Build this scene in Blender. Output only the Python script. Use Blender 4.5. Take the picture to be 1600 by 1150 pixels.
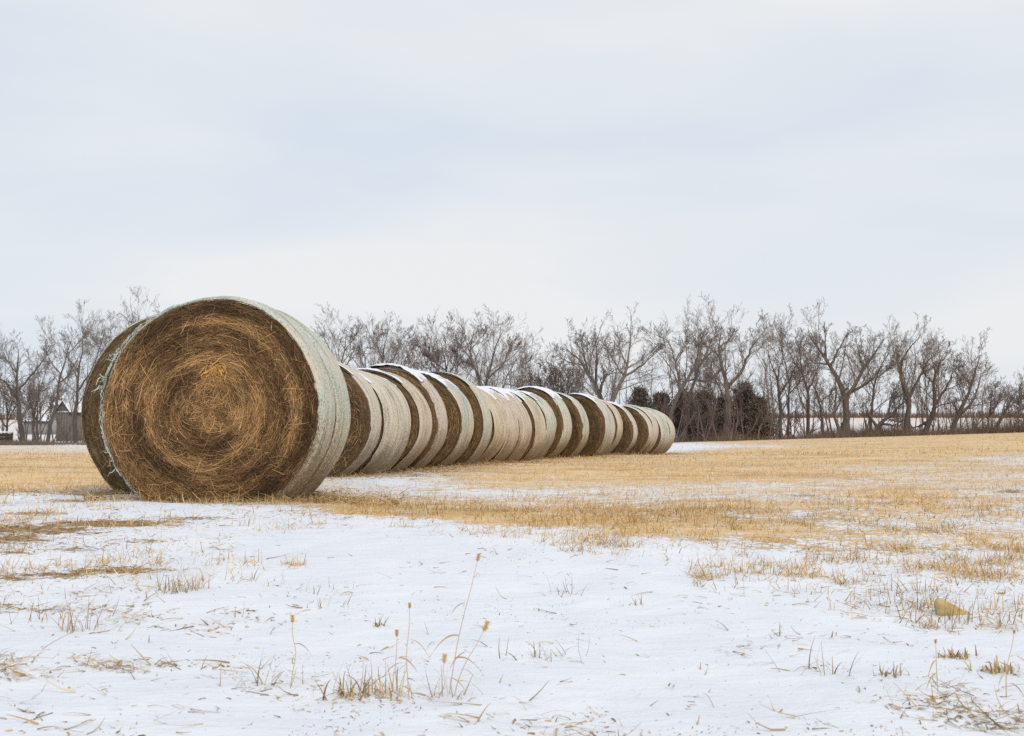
import bpy, math, random
import numpy as np
from mathutils import Vector

for o in list(bpy.data.objects):
    bpy.data.objects.remove(o)
scene = bpy.context.scene
COL = scene.collection
R = math.radians
rng = np.random.default_rng(7)
random.seed(7)

# ------------------------------------------------------------------ camera
CAM_Z, FPX, TILT = 0.8, 1600.0, math.atan(105 / 1600.0)
cd = bpy.data.cameras.new('camera')
cam = bpy.data.objects.new('camera', cd)
COL.objects.link(cam)
cam.location = (0, 0, CAM_Z)
cam.rotation_euler = (math.pi / 2 + TILT, 0, 0)
cd.sensor_width = 36
cd.lens = 36
cd.clip_start, cd.clip_end = 0.05, 6000
cd.dof.use_dof = True
cd.dof.focus_distance = 10.5
cd.dof.aperture_fstop = 9
scene.camera = cam

# ------------------------------------------------------------------ sky and sun (overcast, soft light from behind the right shoulder)
SUN_EL, SUN_AZ = 40, 150          # azimuth clockwise from +Y
w = bpy.data.worlds.new('World')
scene.world = w
w.use_nodes = True
nt = w.node_tree
N, K = nt.nodes, nt.links
N.clear()


def nd(tree, kind, **kw):
    n = tree.nodes.new(kind)
    for k, v in kw.items():
        setattr(n, k, v)
    return n


def setin(n, **kw):
    for k, v in kw.items():
        n.inputs[k.replace('_', ' ')].default_value = v


out = nd(nt, 'ShaderNodeOutputWorld')
sky = nd(nt, 'ShaderNodeTexSky', sky_type='NISHITA', sun_disc=False)
sky.sun_elevation = R(SUN_EL)
sky.sun_rotation = R(SUN_AZ)
sky.dust_density = 3.0
bg1 = nd(nt, 'ShaderNodeBackground')
bg1.inputs['Strength'].default_value = 0.09
K.new(sky.outputs[0], bg1.inputs['Color'])
tc = nd(nt, 'ShaderNodeTexCoord')
mp = nd(nt, 'ShaderNodeMapping')
mp.inputs['Scale'].default_value = (1.2, 1.2, 5.0)
mp.inputs['Rotation'].default_value = (0, R(-14), 0)
K.new(tc.outputs['Generated'], mp.inputs['Vector'])
nz = nd(nt, 'ShaderNodeTexNoise')
setin(nz, Scale=1.5, Detail=4.0, Roughness=0.45, Distortion=0.3)
K.new(mp.outputs[0], nz.inputs['Vector'])
rp = nd(nt, 'ShaderNodeValToRGB')
rp.color_ramp.elements[0].position = 0.36
rp.color_ramp.elements[0].color = (0.725, 0.80, 0.885, 1)
rp.color_ramp.elements[1].position = 0.66
rp.color_ramp.elements[1].color = (0.88, 0.89, 0.90, 1)
K.new(nz.outputs['Fac'], rp.inputs['Fac'])
bg2 = nd(nt, 'ShaderNodeBackground')
bg2.inputs['Strength'].default_value = 1.0
K.new(rp.outputs[0], bg2.inputs['Color'])
mx = nd(nt, 'ShaderNodeMixShader')
mx.inputs[0].default_value = 0.93
K.new(bg1.outputs[0], mx.inputs[1])
K.new(bg2.outputs[0], mx.inputs[2])
K.new(mx.outputs[0], out.inputs['Surface'])

sd = bpy.data.lights.new('sun', 'SUN')
sd.energy = 1.25
sd.angle = R(14)
sd.color = (1.0, 0.95, 0.88)
sun = bpy.data.objects.new('sun', sd)
COL.objects.link(sun)
sv = Vector((math.sin(R(SUN_AZ)) * math.cos(R(SUN_EL)), math.cos(R(SUN_AZ)) * math.cos(R(SUN_EL)), math.sin(R(SUN_EL))))
sun.rotation_euler = sv.to_track_quat('Z', 'Y').to_euler()

scene.view_settings.view_transform = 'Standard'
scene.view_settings.look = 'None'
scene.view_settings.exposure = 0.0
scene.view_settings.gamma = 1.0
scene.view_settings.use_curve_mapping = False
scene.cycles.use_denoising = False


# ------------------------------------------------------------------ helpers
def sstep(a, b, x):
    t = np.clip((np.asarray(x, float) - a) / (b - a), 0, 1)
    return t * t * (3 - 2 * t)


_perm = np.random.default_rng(3).random((512, 512))


def vnoise(x, y):
    x = np.asarray(x, float); y = np.asarray(y, float)
    xi = np.floor(x).astype(int); yi = np.floor(y).astype(int)
    fx = x - xi; fy = y - yi
    fx = fx * fx * (3 - 2 * fx); fy = fy * fy * (3 - 2 * fy)
    p = lambda a, b: _perm[a % 512, b % 512]
    return (p(xi, yi) * (1 - fx) + p(xi + 1, yi) * fx) * (1 - fy) + (p(xi, yi + 1) * (1 - fx) + p(xi + 1, yi + 1) * fx) * fy


def fbm(x, y, o=4):
    s, a, t = 0, 0.5, 0
    for k in range(o):
        s = s + a * vnoise(x * 2 ** k + 17.3 * k, y * 2 ** k + 9.1 * k)
        t += a
        a *= 0.55
    return s / t


def terrain(x, y):
    x = np.asarray(x, float); y = np.asarray(y, float)
    z = 0.20 * sstep(3.6, 8.6, y) - 0.12 * sstep(29, 39, y) - 0.12 * sstep(50, 90, y)
    z = z + (0.031 * np.clip(x - 6, 0, 60)) * sstep(9, 62, y) * (1 - 0.55 * sstep(78, 118, y))
    far = np.clip(y - 135, 0, 330)
    z = z + 0.0225 * far + 0.6 * sstep(130, 200, y) - 0.004 * np.clip(y - 465, 0, 1500)
    z = z + 0.5 * (fbm(x / 60 + 5, y / 60, 3) - 0.5) * sstep(40, 140, y)
    near = 1 - sstep(30, 60, y)
    z = z + near * (0.10 * (fbm(x / 3.1 + 40, y / 2.6 + 8, 3) - 0.5) + 0.035 * (fbm(x / 0.55 + 3, y / 0.5, 3) - 0.5))
    z = z + 0.05 * np.exp(-((x + 2.4) / 2.4) ** 2 - ((y - 8.1) / 0.55) ** 2)
    # little drift left of the first bale
    z = z + 0.075 * np.exp(-((x + 4.5) / 0.75) ** 2 - ((y - 9.25) / 0.32) ** 2)
    return z


def tz(x, y):
    return float(terrain(np.array([x]), np.array([y]))[0])


CT, ST = math.cos(TILT), math.sin(TILT)


def project(x, y, z):
    dz = z - CAM_Z
    dep = y * CT + dz * ST
    up = -y * ST + dz * CT
    return 800 + FPX * x / dep, 575 - FPX * up / dep


def at(px, py, Y):
    a = (px - 800) / FPX; b = (575 - py) / FPX
    dx, dy, dz = a, CT - b * ST, ST + b * CT
    t = Y / dy
    return np.array([dx * t, Y, CAM_Z + dz * t])


def on_ground(px, py):
    """the ground point seen at a photograph pixel: march along the ray"""
    a = (px - 800) / FPX; b = (575 - py) / FPX
    d = np.array([a, CT - b * ST, ST + b * CT])
    ts = np.concatenate([np.arange(1.5, 20, 0.01), np.arange(20, 140, 0.1)])
    P = d[None] * ts[:, None]
    h = CAM_Z + P[:, 2] - terrain(P[:, 0], P[:, 1])
    i = np.argmax(h < 0) if (h < 0).any() else len(ts) - 1
    return np.array([P[i, 0], P[i, 1], tz(P[i, 0], P[i, 1])])


def mesh_np(name, V, F, smooth=False, mat=None):
    V = np.asarray(V, np.float32); F = np.asarray(F, np.int32)
    me = bpy.data.meshes.new(name)
    n, k = F.shape
    me.vertices.add(len(V)); me.vertices.foreach_set('co', V.ravel())
    me.loops.add(n * k); me.loops.foreach_set('vertex_index', F.ravel())
    me.polygons.add(n); me.polygons.foreach_set('loop_start', np.arange(0, n * k, k, dtype=np.int32))
    if smooth:
        me.polygons.foreach_set('use_smooth', np.ones(n, bool))
    me.update(calc_edges=True)
    if mat:
        me.materials.append(mat)
    return me


def attr(me, name, vals, kind='FLOAT'):
    a = me.attributes.new(name, kind, 'POINT')
    vals = np.asarray(vals, np.float32)
    a.data.foreach_set({'FLOAT': 'value', 'FLOAT_VECTOR': 'vector', 'FLOAT_COLOR': 'color'}[kind], vals.ravel())


def link(name, me, parent=None, **props):
    o = bpy.data.objects.new(name, me)
    COL.objects.link(o)
    if parent is not None:
        o.parent = parent
    for k, v in props.items():
        o[k] = v
    return o


def grid_faces(nu, nv, wrap_u=False):
    """verts indexed u*nv+v"""
    uu = np.arange(nu if wrap_u else nu - 1)
    vv = np.arange(nv - 1)
    U, Vv = np.meshgrid(uu, vv, indexing='ij')
    a = U * nv + Vv
    b = ((U + 1) % nu) * nv + Vv
    return np.stack([a, b, b + 1, a + 1], -1).reshape(-1, 4)


def norm(v):
    return v / np.maximum(np.linalg.norm(v, axis=-1, keepdims=True), 1e-9)


def tube_arrays(P, Rr, sides):
    """P (n,p,3), Rr (n,p) -> verts, quads"""
    n, p, _ = P.shape
    T = norm(np.gradient(P, axis=1))
    ref = np.where(np.abs(T[:, :1, 2:3]) > 0.8, np.array([1.0, 0.13, 0]), np.array([0.07, 0.1, 1.0]))
    u = norm(np.cross(T, ref)); v = np.cross(T, u)
    ang = np.arange(sides) * 2 * np.pi / sides
    c = np.cos(ang)[None, None, :, None]; s = np.sin(ang)[None, None, :, None]
    V = P[:, :, None] + Rr[:, :, None, None] * (u[:, :, None] * c + v[:, :, None] * s)
    base = (np.arange(n) * p * sides)[:, None, None]
    i = np.arange(p - 1)[None, :, None]; j = np.arange(sides)[None, None, :]
    j2 = (j + 1) % sides
    F = np.stack([base + i * sides + j, base + i * sides + j2, base + (i + 1) * sides + j2, base + (i + 1) * sides + j], -1)
    return V.reshape(-1, 3), F.reshape(-1, 4)


def join(parts):
    Vs, Fs, o = [], [], 0
    for V, F in parts:
        Vs.append(V); Fs.append(F + o); o += len(V)
    return np.concatenate(Vs), np.concatenate(Fs)


def ribbon_arrays(P, W, side):
    """flat strips: P (n,p,3), W (n,p) half widths, side (n,3) or (n,p,3)"""
    n, p, _ = P.shape
    if side.ndim == 2:
        side = side[:, None]
    V = np.stack([P - side * W[..., None], P + side * W[..., None]], 2).reshape(-1, 3)
    base = (np.arange(n) * p * 2)[:, None]
    i = np.arange(p - 1)[None]
    F = np.stack([base + 2 * i, base + 2 * i + 1, base + 2 * i + 3, base + 2 * i + 2], -1).reshape(-1, 4)
    return V, F


# ------------------------------------------------------------------ materials
def material(name):
    m = bpy.data.materials.new(name)
    m.use_nodes = True
    t = m.node_tree
    b = t.nodes['Principled BSDF']
    b.inputs['Roughness'].default_value = 0.85
    b.inputs['Specular IOR Level'].default_value = 0.2
    return m, t, b


def mixc(t, fac, a, b):
    n = t.nodes.new('ShaderNodeMix')
    n.data_type = 'RGBA'
    for src, idx in ((fac, 0), (a, 6), (b, 7)):
        if hasattr(src, 'is_linked'):
            t.links.new(src, n.inputs[idx])
        elif idx == 0:
            n.inputs[0].default_value = src
        else:
            n.inputs[idx].default_value = (*src, 1)
    return n.outputs[2]


def mth(t, op, a, b=0.0, clamp=False):
    n = t.nodes.new('ShaderNodeMath')
    n.operation = op
    n.use_clamp = clamp
    for i, s in enumerate((a, b)):
        if hasattr(s, 'is_linked'):
            t.links.new(s, n.inputs[i])
        else:
            n.inputs[i].default_value = s
    return n.outputs[0]


def noise(t, vec, scale, detail=3, rough=0.55, dist=0.0):
    n = t.nodes.new('ShaderNodeTexNoise')
    setin(n, Scale=scale, Detail=detail, Roughness=rough, Distortion=dist)
    if vec is not None:
        t.links.new(vec, n.inputs['Vector'])
    return n.outputs['Fac']


def mapping(t, vec, scale):
    n = t.nodes.new('ShaderNodeMapping')
    n.inputs['Scale'].default_value = scale
    t.links.new(vec, n.inputs['Vector'])
    return n.outputs[0]


def maprange(t, v, a, b, c=0.0, d=1.0):
    n = t.nodes.new('ShaderNodeMapRange')
    n.interpolation_type = 'SMOOTHSTEP'
    t.links.new(v, n.inputs[0])
    for i, x in enumerate((a, b, c, d)):
        n.inputs[i + 1].default_value = x
    return n.outputs[0]


def ramp(t, fac, stops):
    n = t.nodes.new('ShaderNodeValToRGB')
    e = n.color_ramp.elements
    while len(e) < len(stops):
        e.new(0.5)
    for k, (p, c) in enumerate(stops):
        e[k].position = p
        e[k].color = (*c, 1)
    t.links.new(fac, n.inputs[0])
    return n.outputs[0]


def getattr_node(t, name, kind='GEOMETRY'):
    n = t.nodes.new('ShaderNodeAttribute')
    n.attribute_name = name
    n.attribute_type = kind
    return n


def bump(t, b, h, strength, dist):
    n = t.nodes.new('ShaderNodeBump')
    n.inputs['Strength'].default_value = strength
    n.inputs['Distance'].default_value = dist
    t.links.new(h, n.inputs['Height'])
    t.links.new(n.outputs[0], b.inputs['Normal'])


def objcoord(t):
    return t.nodes.new('ShaderNodeTexCoord').outputs['Object']


SNOW = (0.82, 0.835, 0.865)

# ground: snow over straw over soil
MG, t, b = material('ground_snow_and_straw')
pos = t.nodes.new('ShaderNodeNewGeometry').outputs['Position']
cov = getattr_node(t, 'cover').outputs['Fac']
soil = getattr_node(t, 'soil').outputs['Fac']
flat = mapping(t, pos, (0.75, 1.0, 1.0))
n1 = noise(t, flat, 0.8, 3, 0.6)
n2 = noise(t, flat, 5.0, 6, 0.75, 0.5)
n3 = noise(t, pos, 24, 3, 0.7)
mixn = mth(t, 'ADD', mth(t, 'ADD', mth(t, 'MULTIPLY', n1, 0.6), mth(t, 'MULTIPLY', n2, 1.25)), mth(t, 'MULTIPLY', n3, 1.35))
v = mth(t, 'ADD', mth(t, 'SUBTRACT', mixn, 1.60), mth(t, 'MULTIPLY', mth(t, 'SUBTRACT', cov, 0.5), 1.05))
gate = maprange(t, cov, 0.02, 0.16)
dust = maprange(t, noise(t, mapping(t, pos, (0.35, 1.0, 1)), 7.0, 5, 0.8), 0.50, 0.66, 0.0, 0.75)
straw_mask = mth(t, 'MULTIPLY', mth(t, 'MULTIPLY', maprange(t, v, -0.10, 0.12), gate), mth(t, 'SUBTRACT', 1.0, dust))
rows = noise(t, mapping(t, pos, (0.10, 1.1, 1)), 1.6, 4, 0.7, 0.3)
strawc = ramp(t, mth(t, 'ADD', mth(t, 'ADD', mth(t, 'MULTIPLY', noise(t, flat, 0.5, 5, 0.7), 0.35), mth(t, 'MULTIPLY', rows, 0.30)), mth(t, 'MULTIPLY', noise(t, pos, 80, 3, 0.8), 0.38)),
              [(0.38, (0.26, 0.15, 0.055)), (0.46, (0.58, 0.355, 0.138)), (0.55, (0.77, 0.53, 0.255)), (0.66, (0.84, 0.67, 0.43))])
soilc = ramp(t, noise(t, pos, 22, 4, 0.65), [(0.3, (0.17, 0.105, 0.05)), (0.7, (0.46, 0.30, 0.15))])
sn = noise(t, pos, 2.4, 3, 0.5)
snowc = mixc(t, maprange(t, sn, 0.3, 0.7), (0.755, 0.775, 0.825), (0.815, 0.825, 0.855))
c1 = mixc(t, straw_mask, snowc, strawc)
sn1 = noise(t, mapping(t, pos, (0.5, 1.6, 1)), 9, 6, 0.75, 0.6)
sv_ = mth(t, 'ADD', mth(t, 'ADD', soil, mth(t, 'MULTIPLY', mth(t, 'SUBTRACT', sn1, 0.5), 2.2)), mth(t, 'MULTIPLY', mth(t, 'SUBTRACT', n3, 0.5), 1.0))
smask = mth(t, 'MULTIPLY', maprange(t, sv_, 0.50, 0.68), maprange(t, soil, 0.05, 0.2))
c2 = mixc(t, smask, c1, soilc)
t.links.new(c2, b.inputs['Base Color'])
b.inputs['Roughness'].default_value = 0.8
hh = mth(t, 'ADD', mth(t, 'MULTIPLY', noise(t, mapping(t, pos, (0.6, 1.3, 1)), 6, 5, 0.6), 0.7), mth(t, 'MULTIPLY', noise(t, pos, 60, 2, 0.6), 0.05))
hh = mth(t, 'ADD', hh, mth(t, 'MULTIPLY', mth(t, 'MULTIPLY', straw_mask, n3), 0.35))
bump(t, b, hh, 0.6, 0.06)

# loose snow (caps on bales, roofs)
MSNOW, t, b = material('snow')
b.inputs['Base Color'].default_value = (*SNOW, 1)
bump(t, b, noise(t, objcoord(t), 18, 4, 0.6), 0.4, 0.03)

# strands, straw and litter: each piece carries its own colour
MSTRAW, t, b = material('dry_straw')
t.links.new(getattr_node(t, 'col').outputs['Color'], b.inputs['Base Color'])
b.inputs['Roughness'].default_value = 0.6

# hay of the bale bodies
MHAY, t, b = material('wound_hay')
pol = getattr_node(t, 'polar').outputs['Vector']
oi = t.nodes.new('ShaderNodeObjectInfo')
off = t.nodes.new('ShaderNodeVectorMath'); off.operation = 'ADD'
rnd3 = t.nodes.new('ShaderNodeCombineXYZ')
t.links.new(mth(t, 'MULTIPLY', oi.outputs['Random'], 40), rnd3.inputs[0])
t.links.new(pol, off.inputs[0]); t.links.new(rnd3.outputs[0], off.inputs[1])
pv = off.outputs[0]
streak = noise(t, mapping(t, pv, (3.0, 3.0, 26.0)), 1.6, 5, 0.7, 0.25)
band = noise(t, mapping(t, pv, (0.5, 0.5, 6.5)), 1.0, 3, 0.55, 0.2)
speck = noise(t, objcoord(t), 55, 3, 0.7)
hv = mth(t, 'ADD', mth(t, 'ADD', mth(t, 'MULTIPLY', streak, 0.55), mth(t, 'MULTIPLY', band, 0.3)), mth(t, 'MULTIPLY', speck, 0.25))
hc = ramp(t, hv, [(0.38, (0.028, 0.018, 0.010)), (0.50, (0.095, 0.06, 0.03)), (0.60, (0.19, 0.122, 0.06)), (0.73, (0.34, 0.225, 0.115))])
t.links.new(hc, b.inputs['Base Color'])
bump(t, b, hv, 0.9, 0.05)

# net wrap: pale plastic net over hay, tone picked by the object's colour
MNET, t, b = material('net_wrap')
pol = getattr_node(t, 'polar').outputs['Vector']
oi = t.nodes.new('ShaderNodeObjectInfo')
off = t.nodes.new('ShaderNodeVectorMath'); off.operation = 'ADD'
rnd3 = t.nodes.new('ShaderNodeCombineXYZ')
t.links.new(mth(t, 'MULTIPLY', oi.outputs['Random'], 40), rnd3.inputs[0])
t.links.new(pol, off.inputs[0]); t.links.new(rnd3.outputs[0], off.inputs[1])
pv = off.outputs[0]
lines = noise(t, mapping(t, pv, (0.8, 0.8, 11.0)), 1.5, 3, 0.6, 0.1)
fine = noise(t, mapping(t, pv, (26.0, 26.0, 55.0)), 1.3, 3, 0.8, 0.2)
blot = noise(t, pv, 2.3, 3, 0.6)
gen = t.nodes.new('ShaderNodeTexCoord').outputs['Generated']
sep = t.nodes.new('ShaderNodeSeparateXYZ'); t.links.new(gen, sep.inputs[0])
mesh_ = noise(t, objcoord(t), 75, 2, 0.8)
cover = mth(t, 'ADD', mth(t, 'ADD', mth(t, 'MULTIPLY', mth(t, 'SUBTRACT', mesh_, 0.5), 0.9), mth(t, 'ADD', mth(t, 'MULTIPLY', lines, 0.75), mth(t, 'MULTIPLY', fine, 0.75))), mth(t, 'MULTIPLY', blot, 0.35))
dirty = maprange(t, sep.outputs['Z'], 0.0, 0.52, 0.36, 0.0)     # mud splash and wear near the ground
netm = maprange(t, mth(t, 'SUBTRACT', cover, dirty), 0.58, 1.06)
netc = mixc(t, maprange(t, mth(t, 'ADD', blot, mth(t, 'MULTIPLY', mth(t, 'SUBTRACT', lines, 0.5), 0.8)), 0.42, 0.72), oi.outputs['Color'], (0.76, 0.655, 0.53))
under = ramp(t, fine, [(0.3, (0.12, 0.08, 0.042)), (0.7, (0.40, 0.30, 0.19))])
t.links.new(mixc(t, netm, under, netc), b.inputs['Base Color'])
b.inputs['Roughness'].default_value = 0.6
bump(t, b, mth(t, 'ADD', cover, mth(t, 'MULTIPLY', lines, 0.8)), 0.6, 0.025)

MRAG, t, b = material('torn_net')
t.links.new(mixc(t, noise(t, objcoord(t), 40, 2), (0.40, 0.52, 0.46), (0.74, 0.78, 0.74)), b.inputs['Base Color'])


def bark(name, a, c):
    m, t, b = material(name)
    o = objcoord(t)
    n = noise(t, mapping(t, o, (3, 3, 0.6)), 2.5, 4, 0.65)
    t.links.new(ramp(t, n, [(0.32, a), (0.68, c)]), b.inputs['Base Color'])
    bump(t, b, n, 0.6, 0.05)
    return m


MB_DARK = bark('bark_dark', (0.075, 0.06, 0.052), (0.155, 0.127, 0.112))
MB_MID = bark('bark_brown', (0.09, 0.072, 0.06), (0.20, 0.165, 0.14))
MB_PALE = bark('bark_pale', (0.13, 0.105, 0.088), (0.27, 0.225, 0.185))
MTWIG = bark('twigs', (0.175, 0.142, 0.124), (0.29, 0.24, 0.208))
MTWIG_RED = bark('twigs_reddish', (0.135, 0.098, 0.082), (0.235, 0.178, 0.15))

MCEDAR, t, b = material('cedar_foliage')
t.links.new(ramp(t, noise(t, objcoord(t), 1.6, 4, 0.7), [(0.35, (0.12, 0.096, 0.078)), (0.65, (0.24, 0.195, 0.158))]), b.inputs['Base Color'])


def plain(name, a, c, scale=6, bumpd=0.01, stretch=(1, 1, 1)):
    m, t, b = material(name)
    n = noise(t, mapping(t, objcoord(t), stretch), scale, 4, 0.65)
    t.links.new(ramp(t, n, [(0.3, a), (0.7, c)]), b.inputs['Base Color'])
    bump(t, b, n, 0.5, bumpd)
    return m


MBOARD = plain('weathered_boards', (0.135, 0.11, 0.095), (0.24, 0.20, 0.175), 2.0, 0.01, (4, 4, 0.4))
MGABLE = plain('grey_gable', (0.10, 0.105, 0.115), (0.17, 0.175, 0.185), 2.0, 0.01)
MWALLG = plain('grey_wall', (0.27, 0.26, 0.25), (0.40, 0.385, 0.37), 1.0, 0.01)
MTRIM = plain('white_trim', (0.70, 0.71, 0.73), (0.8, 0.8, 0.82), 3.0, 0.003)
MDARKBOX = plain('dark_timber', (0.035, 0.03, 0.027), (0.085, 0.07, 0.06), 3.0, 0.01)
MCONE = plain('tan_husk', (0.40, 0.28, 0.11), (0.64, 0.48, 0.22), 30, 0.004, (0.3, 1, 1))
MWOODS = plain('far_wood_twigs', (0.12, 0.075, 0.058), (0.22, 0.15, 0.115), 0.3, 0.01)

# ------------------------------------------------------------------ ground sheet
CX = np.array([0, 200, 400, 600, 800, 1000, 1200, 1400, 1600], float)
CY = np.array([690, 698, 706, 716, 728, 742, 756, 770, 785, 800, 815, 830, 845, 860, 885, 905, 940, 1000, 1150], float)
CV = np.array([
    [0.45, 0.40, 0.40, 0.40, 0.40, 0.40, 0.75, 0.95, 0.95],
    [0.50, 0.42, 0.40, 0.40, 0.40, 0.00, 0.50, 0.95, 0.90],
    [0.58, 0.50, 0.50, 0.50, 0.50, 0.35, 0.95, 0.95, 0.70],
    [0.95, 0.95, 0.60, 0.60, 0.70, 0.95, 1.00, 0.85, 0.42],
    [0.80, 0.85, 0.60, 0.50, 0.80, 0.95, 0.85, 0.58, 0.62],
    [0.85, 0.85, 0.60, 0.38, 0.70, 0.97, 0.82, 0.56, 0.54],
    [0.90, 0.85, 0.60, 0.30, 0.66, 0.63, 0.52, 0.56, 0.54],
    [0.55, 0.40, 0.60, 0.45, 0.35, 0.45, 0.54, 0.64, 0.50],
    [0.12, 0.08, 0.55, 0.80, 0.52, 0.55, 0.66, 0.62, 0.46],
    [0.20, 0.08, 0.10, 0.80, 0.80, 0.71, 0.66, 0.58, 0.50],
    [0.42, 0.30, 0.05, 0.15, 0.80, 0.79, 0.66, 0.56, 0.46],
    [0.40, 0.25, 0.05, 0.00, 0.22, 0.71, 0.64, 0.54, 0.46],
    [0.15, 0.10, 0.00, 0.00, 0.00, 0.37, 0.58, 0.50, 0.46],
    [0.08, 0.06, 0.00, 0.00, 0.00, 0.13, 0.44, 0.46, 0.44],
    [0.25, 0.20, 0.05, 0.00, 0.00, 0.00, 0.12, 0.28, 0.30],
    [0.12, 0.10, 0.00, 0.00, 0.00, 0.00, 0.10, 0.18, 0.22],
    [0.03, 0.03, 0.00, 0.00, 0.00, 0.00, 0.02, 0.06, 0.10],
    [0.00, 0.00, 0.00, 0.00, 0.00, 0.00, 0.00, 0.02, 0.04],
    [0.00, 0.00, 0.00, 0.00, 0.00, 0.00, 0.00, 0.02, 0.04]])


def table(px, py, T=CV):
    px = np.clip(px, 0, 1600); py = np.clip(py, CY[0], CY[-1])
    i = np.clip(np.searchsorted(CX, px, 'right') - 1, 0, len(CX) - 2)
    j = np.clip(np.searchsorted(CY, py, 'right') - 1, 0, len(CY) - 2)
    fx = (px - CX[i]) / (CX[i + 1] - CX[i]); fy = (py - CY[j]) / (CY[j + 1] - CY[j])
    fx = fx * fx * (3 - 2 * fx)
    return (T[j, i] * (1 - fx) + T[j, i + 1] * fx) * (1 - fy) + (T[j + 1, i] * (1 - fx) + T[j + 1, i + 1] * fx) * fy


def covers(x, y, z):
    yy = np.maximum(y, 1.0)
    px, py = project(x, yy, np.minimum(z, 0.75))
    c = table(px, py)
    c = np.where(y > 118, 0.42 + 0.12 * sstep(200, 420, y), c)
    c = np.where(y < 2.0, 0.05, c)
    return c


# bare earth and old hay patches in the snow near the first bale: (px, py, half width px, half height px, strength)
SOIL = [(40, 828, 150, 13, .8), (175, 818, 130, 7, .85), (20, 842, 90, 10, .7), (90, 898, 90, 8, .75), (185, 892, 100, 8, .8), (20, 902, 50, 7, .7),
        (300, 810, 90, 4, .62), (535, 811, 18, 3, .6), (420, 777, 70, 5, .8), (260, 772, 60, 4, .6), (500, 775, 60, 7, .75), (60, 802, 60, 4, .6), (110, 782, 70, 4, .6),
        (1580, 768, 40, 4, .7), (1390, 787, 60, 4, .55), (1250, 775, 70, 3, .5), (20, 862, 40, 8, .6), (110, 858, 70, 6, .55), (230, 845, 80, 5, .5)]


def soils(x, y, z):
    px, py = project(x, np.maximum(y, 1.0), np.minimum(z, 0.75))
    s = np.zeros_like(x)
    for (a, b_, wx, wy, st) in SOIL:
        s = np.maximum(s, st * np.exp(-((px - a) / wx) ** 2 - ((py - b_) / wy) ** 2) * 1.15)
    return np.where((y > 2) & (y < 60), s, 0)


def axis(fine_a, fine_b, step, lo, hi, grow):
    v = list(np.arange(fine_a, fine_b, step))
    s = step
    while v[-1] < hi:
        s *= grow
        v.append(v[-1] + s)
    s = step
    w_ = []
    c = v[0]
    while c > lo:
        s *= grow
        c -= s
        w_.append(c)
    return np.array(w_[::-1] + v)


gx = axis(-5.0, 5.0, 0.055, -1800, 1800, 1.08)
gy = axis(2.2, 10.6, 0.045, -40, 2600, 1.042)
GX, GY = np.meshgrid(gx, gy, indexing='ij')
GZ = terrain(GX.ravel(), GY.ravel())
V = np.stack([GX.ravel(), GY.ravel(), GZ], -1)
me = mesh_np('ground', V, grid_faces(len(gx), len(gy)), True, MG)
attr(me, 'cover', covers(V[:, 0], V[:, 1], V[:, 2]))
attr(me, 'soil', soils(V[:, 0], V[:, 1], V[:, 2]))
link('ground', me, kind='structure', label='snowy hay field with golden stubble showing through')

# ------------------------------------------------------------------ straw pieces
PAL = np.array([(0.66, 0.44, 0.195), (0.76, 0.55, 0.28), (0.52, 0.335, 0.13), (0.76, 0.60, 0.36), (0.32, 0.20, 0.085), (0.66, 0.43, 0.16)])


def strips(name, P, W, side, cols, parent=None, mat=MSTRAW, **props):
    V, F = ribbon_arrays(P, W, side)
    me = mesh_np(name, V, F, False, mat)
    attr(me, 'col', np.repeat(np.c_[cols, np.ones(len(cols))], P.shape[1] * 2, 0), 'FLOAT_COLOR')
    return link(name, me, parent, **props)


def blades(x, y, length, lean, curl, width, r, p=3, z=None):
    """upright or lying stems growing from ground points"""
    n = len(x)
    az = r.random(n) * 2 * np.pi
    z0 = terrain(x, y) if z is None else z
    s = np.linspace(0, 1, p)[None]
    el = (np.pi / 2 - lean)[:, None] - curl[:, None] * s
    stepl = (length / (p - 1))[:, None]
    hx = np.cumsum(np.c_[np.zeros(n), (np.cos(el) * stepl)[:, :-1]], 1)
    hz = np.cumsum(np.c_[np.zeros(n), (np.sin(el) * stepl)[:, :-1]], 1)
    P = np.stack([x[:, None] + hx * np.cos(az)[:, None], y[:, None] + hx * np.sin(az)[:, None], z0[:, None] + np.maximum(hz, -0.004) - 0.004], -1)
    W = width[:, None] * (1 - 0.75 * s)
    side = np.stack([np.sin(az), -np.cos(az), np.zeros(n)], -1)
    fl = r.random(n) < 0.5
    side[fl] = norm(side[fl] * 0.55 + np.array([0, 0, 0.45]))
    return P, W, side


def scatter(n, d0, d1, r, spread=0.62):
    """random ground points, denser near the field's edge the photograph was taken from"""
    u = r.random(n)
    d = 1 / (1 / d1 + u * (1 / d0 - 1 / d1))
    x = (r.random(n) * 2 - 1) * spread * d
    return x, d


r = np.random.default_rng(11)
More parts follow.
